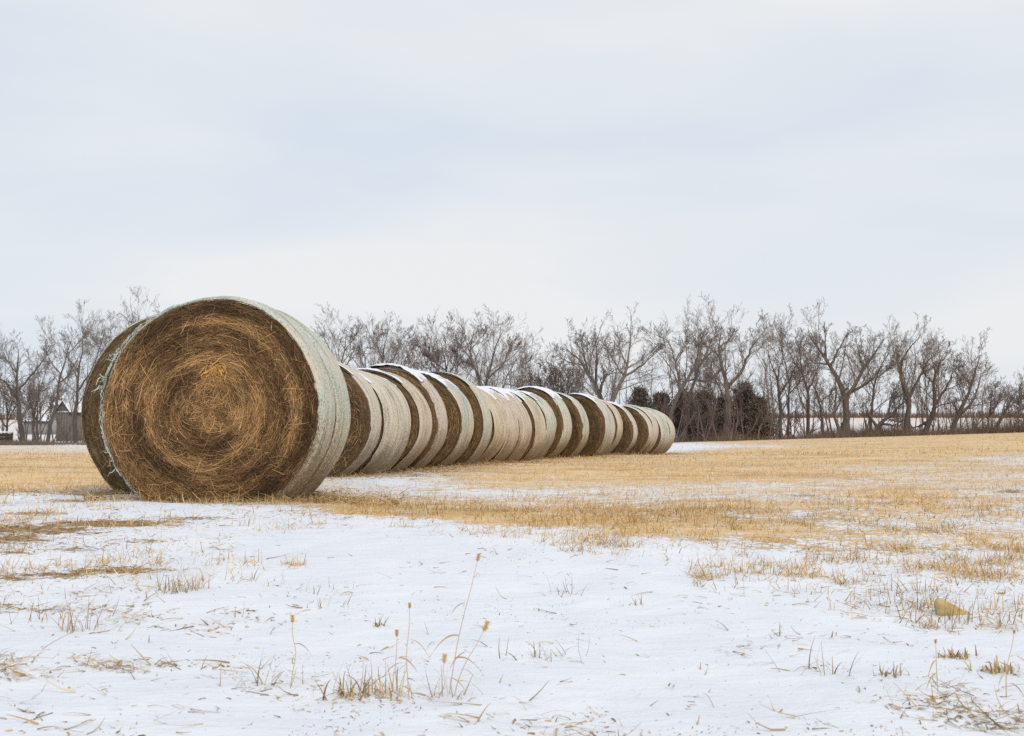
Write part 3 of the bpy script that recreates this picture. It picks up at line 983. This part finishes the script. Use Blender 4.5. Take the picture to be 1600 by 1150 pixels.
tree(BT, 'small bare tree with bent hooked branches above the eleventh bale', (776, 692), 93, [[(776, 692), (780, 600), (790, 578), (796, 555), (806, 540), (816, 528)], [(790, 578), (806, 584), (818, 602)], [(794, 560), (816, 550), (830, 536)]], 0.17, 57)
tree('bare_bush', 'rounded brown thicket bush behind the middle of the row', (880, 692), 98, [[(880, 692), (878, 640), (876, 600), (874, 566)], [(879, 650), (855, 610), (842, 580)], [(879, 650), (900, 610), (916, 580)], [(879, 640), (866, 600), (858, 568)], [(879, 640), (888, 600), (896, 566)]], 0.18, 58, MB_DARK, MTWIG_RED, dens=(11, 7, 7, 5), group='brown bushes', minr=0.012)
tree('bare_bush', 'lower loose thicket bush left of the rounded one', (835, 692), 100, [[(835, 692), (834, 640), (830, 600), (828, 570)], [(834, 645), (815, 610), (806, 590)], [(834, 645), (852, 610), (862, 585)]], 0.15, 59, MB_DARK, MTWIG_RED, dens=(8, 6, 6, 5), group='brown bushes', minr=0.010)
tree(BT, 'wide bare tree leaning left over the end of the thicket', (946, 692), 92, [[(946, 692), (943, 625), (934, 592), (920, 565), (902, 535), (880, 515)], [(936, 595), (944, 570), (960, 558)], [(922, 568), (912, 530), (906, 502)], [(912, 550), (890, 545), (868, 530)], [(926, 575), (932, 530), (930, 505)]], 0.34, 60)
tree(BT, 'leaning bare tree with thick pale right-hand limb by the far bales', (956, 692), 90, [[(956, 692), (952, 625), (962, 595), (978, 566), (982, 530), (984, 495)], [(978, 568), (1000, 552), (1016, 535), (1024, 520)], [(974, 572), (958, 540), (946, 508)], [(980, 550), (968, 520), (966, 498)]], 0.34, 61, MB_PALE)
tree(BT, 'thin pale bare tree leaning right behind the last bales', (1043, 694), 92, [[(1043, 694), (1048, 640), (1058, 605), (1074, 575), (1086, 550), (1092, 520), (1088, 488)], [(1060, 602), (1054, 560), (1052, 530), (1040, 500), (1024, 494)], [(1053, 540), (1066, 510), (1070, 496)]], 0.26, 62, MB_PALE)
tree(BT, 'bare tree with long arching limbs among the cedars', (1066, 694), 94, [[(1066, 694), (1072, 640), (1082, 600), (1088, 560), (1100, 530), (1120, 515), (1142, 520)], [(1086, 575), (1070, 580), (1055, 575)], [(1092, 545), (1098, 505), (1104, 482)], [(1098, 535), (1112, 505), (1122, 486)]], 0.25, 63, MB_PALE)
tree(BT, 'tallest pale bare tree with two high leaders above the cedars', (1136, 694), 91, [[(1136, 694), (1136, 640), (1138, 600), (1134, 570), (1124, 545), (1118, 515), (1126, 478)], [(1137, 590), (1150, 570), (1160, 550), (1162, 525), (1174, 505), (1186, 484)], [(1122, 535), (1106, 515), (1094, 500)], [(1128, 555), (1112, 575), (1098, 578)], [(1122, 520), (1140, 500), (1146, 486)]], 0.36, 64, MB_PALE)
tree(BT, 'bare tree with curved limb joining the cedar clump from the right', (1126, 694), 98, [[(1126, 694), (1122, 630), (1112, 595), (1096, 585), (1076, 582)], [(1116, 605), (1106, 560), (1108, 530)]], 0.2, 65, MB_PALE)
# right of the cedars
tree(BT, 'bushy-topped bare tree beside the last cedar', (1220, 694), 95, [[(1220, 694), (1220, 630), (1218, 590), (1208, 550), (1198, 512)], [(1219, 600), (1234, 570), (1244, 540), (1246, 515)], [(1213, 570), (1220, 535), (1218, 505)]], 0.22, 66)
tree(BT, 'thin bare tree with narrow crown, second right of the cedars', (1232, 694), 100, [[(1232, 694), (1230, 640), (1234, 595), (1228, 560), (1222, 530), (1216, 500)], [(1232, 605), (1248, 580), (1258, 560)]], 0.16, 67)
tree(BT, 'bare tree forking low, left of the big oak-shaped one', (1262, 694), 96, [[(1262, 694), (1263, 630), (1267, 585), (1255, 560), (1242, 535), (1232, 500)], [(1267, 585), (1276, 565), (1286, 540), (1280, 505)], [(1254, 560), (1252, 520), (1258, 494)]], 0.20, 68)
tree(BT, 'slim bent bare tree between the low fork and the big tree', (1288, 694), 93, [[(1288, 694), (1285, 650), (1280, 610), (1276, 592), (1270, 580)], [(1282, 620), (1296, 605), (1302, 590)]], 0.19, 69)
tree(BT, 'big spreading bare tree with broad rounded crown on the right', (1322, 692), 91, [[(1322, 692), (1321, 640), (1323, 597), (1308, 575), (1298, 555), (1284, 530), (1268, 500), (1262, 486)], [(1302, 562), (1306, 530), (1316, 505), (1318, 484)], [(1323, 598), (1338, 580), (1350, 545), (1364, 518), (1372, 500)], [(1326, 596), (1345, 588), (1366, 574), (1384, 552), (1396, 530)], [(1292, 545), (1270, 545), (1252, 530)], [(1290, 540), (1288, 510), (1286, 484)], [(1346, 560), (1346, 525), (1344, 496)]], 0.38, 70, MB_MID, dens=(8, 6, 6, 5))
tree(BT, 'leaning thin trunk crossing in front of the big spreading tree', (1316, 692), 89, [[(1316, 692), (1306, 655), (1303, 620), (1308, 595), (1305, 570), (1308, 545)], [(1305, 640), (1316, 610), (1320, 590)]], 0.17, 71)
tree(BT, 'straight thin bare tree right of the big spreading one', (1360, 692), 97, [[(1360, 692), (1361, 640), (1362, 595), (1366, 570), (1376, 545), (1388, 520)], [(1363, 585), (1356, 550), (1354, 525)], [(1364, 576), (1386, 560), (1398, 548)]], 0.18, 72)
tree(BT, 'half-fallen dark bare tree leaning right near the ground', (1364, 692), 90, [[(1364, 692), (1372, 660), (1392, 636), (1412, 618), (1420, 604)], [(1376, 655), (1398, 660), (1412, 652)], [(1384, 645), (1390, 610), (1398, 590)], [(1370, 665), (1356, 640), (1352, 620)]], 0.24, 73, MB_DARK)
tree(BT, 'sinuous bare tree with a long bare spike top', (1414, 692), 89, [[(1414, 692), (1418, 650), (1424, 608), (1412, 590), (1403, 560), (1408, 535), (1422, 512), (1438, 497)], [(1425, 606), (1434, 580), (1440, 555), (1454, 530), (1460, 518)], [(1404, 570), (1402, 540), (1406, 515)], [(1438, 565), (1452, 555), (1466, 545)]], 0.28, 74, MB_DARK)
tree(BT, 'dense bare tree with crooked trunk, third from the right end', (1443, 692), 90, [[(1443, 692), (1450, 655), (1462, 625), (1458, 600), (1452, 575), (1462, 550), (1470, 528)], [(1462, 620), (1476, 590), (1488, 560), (1494, 545)], [(1455, 585), (1440, 565), (1438, 548)], [(1452, 650), (1436, 662), (1428, 664)]], 0.26, 75, MB_DARK)
tree(BT, 'curved bare tree leaning right, second from the right end', (1485, 690), 89, [[(1485, 690), (1490, 650), (1504, 625), (1514, 600), (1520, 570), (1526, 540), (1528, 530)], [(1500, 635), (1522, 620), (1538, 600), (1548, 570), (1554, 552)], [(1516, 590), (1504, 560), (1502, 545)], [(1496, 645), (1490, 620), (1496, 612)]], 0.24, 76, MB_DARK)
tree(BT, 'small thin bare tree beside the right-end leaning one', (1542, 688), 90, [[(1542, 688), (1544, 650), (1548, 620), (1552, 595)], [(1545, 645), (1556, 625), (1562, 600)]], 0.13, 77, MB_DARK)
tree(BT, 'low bare tree arching right at the right edge', (1550, 688), 87, [[(1550, 688), (1560, 655), (1574, 625), (1584, 602), (1590, 594)], [(1564, 645), (1584, 640), (1600, 645)], [(1572, 630), (1592, 612), (1606, 600)]], 0.18, 78, MB_DARK)
tree(BT, 'bare tree cut off by the right edge of the picture', (1630, 686), 88, [[(1630, 686), (1622, 650), (1604, 615), (1594, 592)], [(1624, 655), (1640, 610), (1636, 585)], [(1615, 635), (1590, 625), (1578, 610)]], 0.2, 79, MB_DARK)

# cedars
CED = [(1000, 606, 26, 'cedar farthest left of the dark clump, rounded top above the far bales'), (1034, 614, 24, 'low dark cedar behind the last bale'), (1070, 612, 28, 'dark cedar right of the last bale with broad skirt'),
       (1100, 610, 26, 'dark cedar in the middle of the clump'), (1132, 618, 26, 'dark cedar under the tallest pale bare tree'), (1164, 596, 27, 'tallest pointed dark cedar of the clump'), (1188, 622, 18, 'narrow dark cedar at the right end of the clump')]
for k, (px, top, hw, lab) in enumerate(CED):
    r = np.random.default_rng(300 + k)
    Y = 94 + (k % 3) * 2.2
    b0 = at(px, 695, Y); b0[2] = tz(b0[0], Y) - 0.05
    hgt = at(px, top, Y)[2] - b0[2]
    rad = hw / FPX * Y
    root = bpy.data.objects.new('cedar_tree', None); COL.objects.link(root)
    root.location = b0
    root['label'] = lab; root['category'] = 'cedar'; root['group'] = 'dark cedars in the windbreak'
    Pt = resample(np.array([[0, 0, 0], [0.05, 0, hgt * .5], [0, 0, hgt * .97]]), 6)[None]
    V, F = tube_arrays(Pt, np.linspace(0.16, 0.02, 6)[None], 7)
    link('trunk', mesh_np('trunk', V, F, True, MB_DARK), root)
    nb = 120
    hb = np.sort(r.random(nb)) * 0.97 + 0.02
    ab = r.random(nb) * 2 * np.pi
    lb = 1.25 * rad * np.clip(1.03 - hb ** 1.5, 0.05, 1) ** 0.8 * (0.35 + 0.95 * r.random(nb)) * (0.7 + 0.3 * np.minimum(1, hb * 7))
    bd = norm(np.stack([np.cos(ab), np.sin(ab), 0.25 + 0.65 * r.random(nb)], -1))
    bs = np.stack([np.zeros(nb), np.zeros(nb), hb * hgt * 0.94], -1)
    per = 56
    ib = np.repeat(np.arange(nb), per)
    n = len(ib)
    u = 0.25 + 0.75 * r.random(n) ** 0.7
    P0 = bs[ib] + bd[ib] * (u * lb[ib])[:, None] + r.normal(0, 1, (n, 3)) * np.array([0.26, 0.26, 0.2])
    P0[:, 2] = np.maximum(P0[:, 2], 0.05)
    d = norm(bd[ib] * 0.8 + np.array([0, 0, 0.45]) + r.normal(0, .4, (n, 3)))
    ln = (0.14 + 0.24 * r.random(n))[:, None]
    P = np.stack([P0 - d * ln * .5, P0 + d * ln * .1, P0 + d * ln * .7], 1)
    V, F = ribbon_arrays(P, np.array([[0.016, 0.042, 0.005]]) * (0.6 + 0.8 * r.random((n, 1))), norm(np.cross(d, bd[ib] + r.normal(0, .6, (n, 3)))))
    link('crown', mesh_np('crown', V, F, False, MCEDAR), root, kind='stuff')

# brush and tall dead grass along the foot of the windbreak
r = np.random.default_rng(77)
n = 78000
px = np.where(r.random(n) < 0.82, r.uniform(960, 1700, n), r.uniform(-60, 170, n))
Y = r.uniform(83, 108, n)
x = (px - 800) / FPX * Y
pat = fbm(x * 0.22 + 3, Y * 0.12, 4)
keep = r.random(n) < np.clip((pat - 0.36) * 3.2, 0.08, 1)
x, Y, pat = x[keep], Y[keep], pat[keep]
n = len(x)
yard = x < 0
P, W, S = blades(x, Y, np.where(yard, 0.3, 1.0) * (0.2 + 2.3 * np.clip(pat - 0.35, 0, 1) * 1.8 * r.random(n) ** 1.3 + 0.35 * r.random(n)), np.abs(r.normal(0, 0.45, n)), r.normal(0, .5, n), 0.008 + 0.010 * r.random(n), r)
cols = np.array([[0.16, 0.115, 0.09], [0.10, 0.075, 0.062], [0.13, 0.095, 0.078], [0.26, 0.185, 0.115]])[r.integers(0, 4, n)]
strips('brush', P, W, S, cols, kind='stuff', label='low brown brush along the foot of the windbreak', category='brush')

# fine bare growth standing in a mass behind the windbreak trees
r = np.random.default_rng(79)
zones = [(-80, 270, 26, 560, 118), (500, 840, 40, 545, 116), (820, 1010, 22, 560, 112), (1000, 1210, 30, 570, 112), (1185, 1640, 64, 566, 112), (1185, 1660, 70, 640, 104), (985, 1210, 44, 640, 88), (-60, 140, 26, 630, 108)]
LPs = []
for (p0, p1, m, top, Yc) in zones:
    for q in range(m):
        px = r.uniform(p0, p1); Y = Yc + r.uniform(-6, 10) * (1 if Yc > 90 else 0.2)
        tp = top + r.uniform(-35, 55) + 40 * max(0, (px - 1450) / 150)
        b0 = at(px, 692, Y); b0[2] = tz(b0[0], Y)
        e = at(px + r.normal(0, 16), min(tp, 668), Y)
        m_ = (b0 + e) / 2 + r.normal(0, .35, 3)
        LPs.append(resample(np.array([b0, m_, e]), 8))
LPs = np.stack(LPs)
RP = np.linspace(0.075, 0.014, 8)[None] * r.uniform(0.6, 1.3, (len(LPs), 1))
B1, Q1 = grow(LPs, RP, 9, 0.25, 1, 36, 0.36, r, 5, 0.2, 0.18, minr=0.013)
B2, Q2 = grow(B1, Q1, 6, 0.2, 1, 40, 0.5, r, 3, 0.2, 0.2, minr=0.010)
B3, Q3 = grow(B2, Q2, 5, 0.2, 1, 40, 0.55, r, 2, 0.15, 0.2, minr=0.009)
V, F = join([tube_arrays(LPs, RP, 5), tube_arrays(B1, Q1, 3), ribbon_arrays(B2, Q2 * 1.2, norm(r.normal(0, 1, (len(B2), 3)))), ribbon_arrays(B3, Q3 * 1.2, norm(r.normal(0, 1, (len(B3), 3))))])
link('bare_thicket', mesh_np('bare_thicket', V, F, True, MTWIG_RED), kind='stuff', label='mass of fine bare saplings behind the windbreak trees', category='thicket')

# far woodland strip beyond the next field
r = np.random.default_rng(78)
n = 16000
x = r.uniform(-420, 560, n); y = r.uniform(425, 470, n)
P, W, S = blades(x, y, (1.5 + 3.2 * fbm(x / 30, y / 60, 3) * r.random(n) ** .5) * (0.7 + 0.6 * r.random(n)), np.abs(r.normal(0, 0.25, n)), r.normal(0, .3, n), 0.16 + 0.14 * r.random(n), r)
cols = np.array([0.17, 0.118, 0.092]) * (0.6 + 0.7 * r.random((n, 1)))
strips('far_woods', P, W, S, cols, kind='stuff', label='distant brown woodland strip beyond the far field', category='woodland')


# ------------------------------------------------------------------ farm buildings
def box_mesh(name, lo, hi, mat):
    x0, y0, z0 = lo; x1, y1, z1 = hi
    V = [(x0, y0, z0), (x1, y0, z0), (x1, y1, z0), (x0, y1, z0), (x0, y0, z1), (x1, y0, z1), (x1, y1, z1), (x0, y1, z1)]
    F = [(0, 3, 2, 1), (4, 5, 6, 7), (0, 1, 5, 4), (1, 2, 6, 5), (2, 3, 7, 6), (3, 0, 4, 7)]
    return mesh_np(name, V, F, False, mat)


def prism(name, poly, y0, y1, mat):
    """poly in x,z extruded along y"""
    me = bpy.data.meshes.new(name)
    n = len(poly)
    V = [(x, y0, z) for x, z in poly] + [(x, y1, z) for x, z in poly]
    F = [tuple(range(n)), tuple(range(2 * n - 1, n - 1, -1))] + [(i, i + n, (i + 1) % n + n, (i + 1) % n) for i in range(n)]
    me.from_pydata(V, [], F)
    me.materials.append(mat)
    return me


def building(name, label, px0, px1, Y, eave, peak, depth, yaw, boards=0, trim=True, wallm=MBOARD, gablem=MGABLE):
    a0 = at(px0, 690, Y); a1 = at(px1, 690, Y)
    wd = a1[0] - a0[0]
    cx = (a0[0] + a1[0]) / 2
    g = tz(cx, Y)
    he = at(0, eave, Y)[2] - g; hp = at(0, peak, Y)[2] - g
    root = bpy.data.objects.new(name, None); COL.objects.link(root)
    root.location = (cx, Y, g - 0.1); root.rotation_euler = (0, 0, yaw)
    root['label'] = label; root['category'] = 'shed' if 'shed' in name else 'barn'
    h = wd / 2
    link('wall', box_mesh('wall', (-h, 0, 0), (h, depth, he), wallm), root)
    link('gable', prism('gable', [(-h, he), (h, he), (0, hp)], 0.0, depth, gablem), root)
    if trim:
        link('gable_trim', box_mesh('gable_trim', (-h - .06, -0.10, he - 0.10), (h + .06, -0.004, he + 0.08), MTRIM), root)
    for q in range(boards):
        xa = -h + 2 * h * q / boards
        link('plank', box_mesh('plank', (xa + .02, -0.03, 0), (xa + 2 * h / boards - .02, -0.003, he - 0.12), wallm), root)
    th = 0.16
    ov = 0.25
    sl = (hp - he) / h
    for sgn in (-1, 1):
        e = h + ov
        poly = [(0, hp + 0.01), (sgn * e, hp - sl * e + 0.01), (sgn * e, hp - sl * e + th), (0, hp + th)]
        rf = link('roof', prism('roof', poly if sgn > 0 else poly[::-1], -ov, depth + ov, MDARKBOX), root)
        poly = [(0, hp + th + .003), (sgn * (e - .03), hp - sl * e + th + .03), (sgn * (e - .06), hp - sl * e + th + .17), (0, hp + th + .15)]
        link('roof_snow', prism('roof_snow', poly if sgn > 0 else poly[::-1], -ov + .04, depth + ov - .04, MSNOW), rf)
    return root


building('tall_shed', 'narrow tall board shed with grey gable and snowy roof beside the near bale', 84, 111, 138, 642, 627, 6.5, R(-24), boards=5)
building('low_barn', 'long low grey barn with broad snowy roof behind the farmyard trees', 72, 100, 168, 655, 628, 5.2, R(72), boards=0, trim=False, wallm=MWALLG, gablem=MWALLG)
# dark timber feed bunk at the left edge
g = at(2, 690, 100)
root = bpy.data.objects.new('feed_bunk', None); COL.objects.link(root)
root.location = (g[0], 100, tz(g[0], 100) - 0.03)
root['label'] = 'dark low timber bunk with snow on top at the left edge'; root['category'] = 'feed bunk'
for q in range(3):
    link('plank', box_mesh('plank', (-1.2, 0, 0.06 + q * 0.34), (0.62, 0.06, 0.38 + q * 0.34), MDARKBOX), root)
    link('plank', box_mesh('plank', (-1.2, 0.9, 0.06 + q * 0.34), (0.62, 0.96, 0.38 + q * 0.34), MDARKBOX), root)
for xx in (-1.12, 0.5):
    for yy in (-0.1, 0.962):
        link('post', box_mesh('post', (xx, yy, 0), (xx + .12, yy + .097, 1.1), MDARKBOX), root)
link('end_board', box_mesh('end_board', (0.622, 0.0, 0.08), (0.68, 0.96, 1.05), MDARKBOX), root)
link('snow_cap', box_mesh('snow_cap', (-1.22, -0.03, 1.102), (0.66, 1.0, 1.24), MSNOW), root)


# ------------------------------------------------------------------ foreground plants
def ribbon_part(name, parent, P, W, cols, r, **props):
    return strips(name, P, W, norm(r.normal(0, 1, (len(P), 3)) * np.array([1, .4, .4])), cols, parent, **props)


def foxtail(label, px, py_top, lean_px, py_base, headpx, seed):
    """a foxtail stem: base given by the ground pixel, top by its head's pixel"""
    r = np.random.default_rng(seed)
    b0 = on_ground(px, py_base)
    top = at(px + lean_px, py_top, b0[1])
    root = bpy.data.objects.new('foxtail_weed', None); COL.objects.link(root)
    root.location = b0
    root['label'] = label; root['category'] = 'weed'; root['group'] = 'dead foxtail weeds in the foreground'
    tp = top - b0
    mid = tp * 0.5 + np.array([-tp[0] * 0.12 + r.normal(0, 0.012), r.normal(0, .02), 0.0])
    P = resample(np.array([[0, 0, -0.03], mid * .5, mid, tp * .8, tp]), 14)
    V, F = tube_arrays(P[None], np.linspace(0.0019, 0.0009, 14)[None], 5)
    me = mesh_np('stem', V, F, True, MSTRAW)
    attr(me, 'col', np.tile([0.60, 0.46, 0.28, 1], (len(V), 1)), 'FLOAT_COLOR')
    link('stem', me, root)
    hl = headpx / FPX * b0[1]
    ax = norm(P[-1] - P[-3])
    # seed head: tapering core with bristles
    s = np.linspace(0, 1, 9)
    core = P[-1] + ax * (s[:, None] - 0.1) * hl
    V, F = tube_arrays(core[None], (hl * 0.08 * np.sin(np.pi * (0.06 + 0.9 * s)) ** 0.7)[None], 8)
    me = mesh_np('seed_head', V, F, True, MSTRAW)
    attr(me, 'col', np.tile([0.72, 0.53, 0.29, 1], (len(V), 1)), 'FLOAT_COLOR')
    hd = link('seed_head', me, root)
    n = 300
    u = r.random(n)
    d = norm(norm(np.cross(ax, r.normal(0, 1, (n, 3)))) + ax * 0.6)
    q0 = P[-1] + ax * (u[:, None] - .1) * hl
    Pb = q0[:, None] + d[:, None] * np.linspace(0, 1, 3)[None, :, None] * hl * (0.2 + 0.25 * r.random((n, 1, 1)))
    ribbon_part('bristles', hd, Pb, np.full((n, 3), 0.0005), np.array([0.80, 0.60, 0.34]) * (0.75 + .5 * r.random((n, 1))), r, kind='stuff')
    for q in range(3):
        i = [4, 6, 9][q]
        d = norm(np.array([r.choice([-1, 1]), r.normal(0, .5), 0.3]))
        ss = np.linspace(0, 1, 7)[:, None]
        ln = 0.05 + 0.06 * r.random()
        Pq = P[i] + d * ss * ln + np.array([0, 0, -1]) * ss ** 2 * ln * 0.9
        ribbon_part('leaf', root, Pq[None], np.array([[.0022, .003, .003, .0026, .002, .0014, .0004]]), np.array([[0.50, 0.36, 0.19]]), r)
    return root


def tuft(name, label, px, py, n, hgt, spreadm, seed, flat=0.5, dark=1.0, group='dead weed tufts on the near snow', wd=0.0022):
    r = np.random.default_rng(seed)
    b0 = on_ground(px, py)
    x = b0[0] + r.normal(0, spreadm, n); y = b0[1] + r.normal(0, spreadm * 0.6, n)
    P, W, S = blades(x, y, hgt * (0.35 + 0.65 * r.random(n)), np.abs(r.normal(0, flat, n)), r.normal(0.4, 0.7, n), wd * (0.5 + r.random(n)), r, 6)
    P = P - b0
    o = bpy.data.objects.new(name, None)
    COL.objects.link(o)
    o.location = b0
    o['label'] = label; o['category'] = 'weed'; o['group'] = group
    strips('stalks', P, W, S, PAL[r.integers(0, len(PAL), n)] * dark * (0.45 + .45 * r.random((n, 1))), o, kind='stuff')
    return o


foxtail('tallest foxtail weed with round head in the middle foreground', 700, 876, 46, 1085, 11, 1)
foxtail('foxtail weed with slanting plump head beside the tallest one', 706, 985, 50, 1088, 16, 2)
foxtail('short foxtail weed with low head, right of the bent grass clump', 682, 1036, 12, 1090, 14, 3)
foxtail('foxtail weed with small round head above the bent grass clump', 622, 994, -2, 1092, 10, 4)
foxtail('thin foxtail weed rising from the bent grass clump', 640, 950, 0, 1094, 8, 5)
foxtail('upright foxtail weed with fuzzy head, left of the bent grass clump', 452, 972, 5, 1075, 11, 6)
foxtail('faint thin foxtail weed in the lower right snow', 1466, 1005, -4, 1080, 6, 7)
foxtail('thin curved foxtail weed at the lower right edge', 1572, 990, 12, 1090, 6, 8)
tuft('grass_clump', 'big bent clump of dead grass at the bottom middle', 590, 1088, 60, 0.13, 0.06, 11, 1.0, wd=0.0028)
tuft('grass_clump', 'smaller bent clump of dead grass left of the big one', 545, 1088, 40, 0.12, 0.045, 12, 1.0, wd=0.0028)
tuft('grass_clump', 'thin wiry grass clump at the foot of the tallest foxtail', 690, 1090, 24, 0.11, 0.05, 13, 0.9)
tuft('grass_clump', 'sparse dead stalks left of the upright foxtail', 402, 1072, 16, 0.14, 0.04, 14, 0.5)
tuft('weed_tuft', 'pale branching weed with leafy top in the left snow', 270, 925, 46, 0.13, 0.05, 15, 0.55)
tuft('weed_tuft', 'second branching weed just right of the pale leafy one', 300, 922, 34, 0.12, 0.04, 16, 0.5)
tuft('weed_tuft', 'bent weed stalks at the left, below the earth streak', 68, 970, 16, 0.15, 0.05, 17, 0.5)
tuft('weed_tuft', 'wide spray of pale stalks in the left foreground snow', 118, 985, 26, 0.17, 0.06, 18, 0.55)
tuft('weed_tuft', 'broken stalk fan below the near bale', 385, 905, 18, 0.13, 0.07, 19, 0.9)
tuft('weed_tuft', 'upright stalks in the open snow below the row', 425, 915, 7, 0.09, 0.04, 20, 0.3)
tuft('weed_tuft', 'spread of fine leaning stalks in the middle snow', 500, 925, 14, 0.10, 0.09, 21, 0.6)
tuft('weed_tuft', 'small stalk pair in the middle snow beside the spread stalks', 520, 950, 8, 0.10, 0.04, 22, 0.4)
tuft('weed_tuft', 'low curled leaf heap near the middle snow', 592, 978, 22, 0.06, 0.018, 23, 1.2, wd=0.004)
tuft('weed_tuft', 'dark sprawling stalks on the snow right of the middle', 880, 928, 22, 0.12, 0.06, 24, 1.2, 0.8)
tuft('weed_tuft', 'sprawling twig heap low in the middle right snow', 850, 1030, 30, 0.11, 0.07, 25, 1.25, 0.7)
tuft('weed_tuft', 'short dark weed stub right of the sprawling stalks', 995, 945, 10, 0.07, 0.02, 26, 0.4, 0.7)
tuft('weed_tuft', 'looping wiry stems low in the right snow', 1290, 1052, 26, 0.16, 0.08, 27, 1.0, 0.8)
tuft('weed_tuft', 'golden crumpled leaf heap at the lower right', 1495, 1028, 70, 0.05, 0.035, 28, 1.1, 1.15, wd=0.0045)
tuft('weed_tuft', 'golden crumpled leaf heap in the bottom right corner', 1560, 1050, 80, 0.06, 0.04, 29, 1.0, 1.15, wd=0.0045)
tuft('weed_tuft', 'mat of flattened stalks in front of the tan cone', 1500, 975, 60, 0.16, 0.11, 30, 1.45, 0.8)
tuft('weed_tuft', 'small leafy weed against the left of the tan cone', 1440, 950, 34, 0.08, 0.04, 31, 0.9)
tuft('weed_tuft', 'brown leaf heap at the bottom right of middle', 1390, 1056, 40, 0.05, 0.03, 32, 1.0, 0.8, wd=0.004)
tuft('weed_tuft', 'small golden weed in the snow above the golden heaps', 1563, 928, 16, 0.035, 0.012, 33, 0.8, 1.1, wd=0.004)
tuft('straw_tuft', 'pale bent straw tuft at the left foot of the near bale', 212, 771, 26, 0.22, 0.05, 34, 0.6, 1.25, wd=0.004)
tuft('straw_tuft', 'pale upright straws against the foot of the near bale face', 272, 779, 24, 0.20, 0.16, 35, 0.7, 1.25, wd=0.0035)
tuft('straw_tuft', 'short pale straws before the right half of the near bale face', 345, 781, 22, 0.16, 0.18, 36, 0.7, 1.25, wd=0.003)
tuft('weed_tuft', 'tall pale stalk tuft on the snow below the near bale', 386, 822, 7, 0.12, 0.02, 37, 0.25, 1.2)

# the tan cone lying on the snow
b0 = on_ground(1492, 960)
sc = b0[1] / FPX
na = 20
prof_ = [(-0.0, 0.0), (0.0, 0.75), (0.04, 1.0), (0.12, 1.0), (0.32, 0.82), (0.6, 0.45), (0.85, 0.16), (1.0, 0.015)]
Lc, Rc = 56 * sc, 14 * sc
r = np.random.default_rng(61)
V = []
for q in range(na):
    th = 2 * math.pi * q / na
    for (s_, k_) in prof_:
        wob_ = 1 + 0.09 * math.sin(3 * th + 1 + 2 * s_) + 0.05 * math.sin(7 * th + 5 * s_) + 0.03 * r.normal()
        rr0 = Rc * max(k_, 0.002) * wob_
        V.append((s_ * Lc - Lc * 0.5, rr0 * math.cos(th) * 0.95, rr0 * math.sin(th) + Rc * (0.82 * (1 - s_) + 0.04) ))
me = mesh_np('husk_cone', np.array(V), grid_faces(na, len(prof_), True), True, MCONE)
o = link('husk_cone', me, label='tan cone-shaped husk lying on its side on the right snow', category='cone')
o.location = (b0[0], b0[1], b0[2] - 0.004)
o.rotation_euler = (0, 0, R(-8))
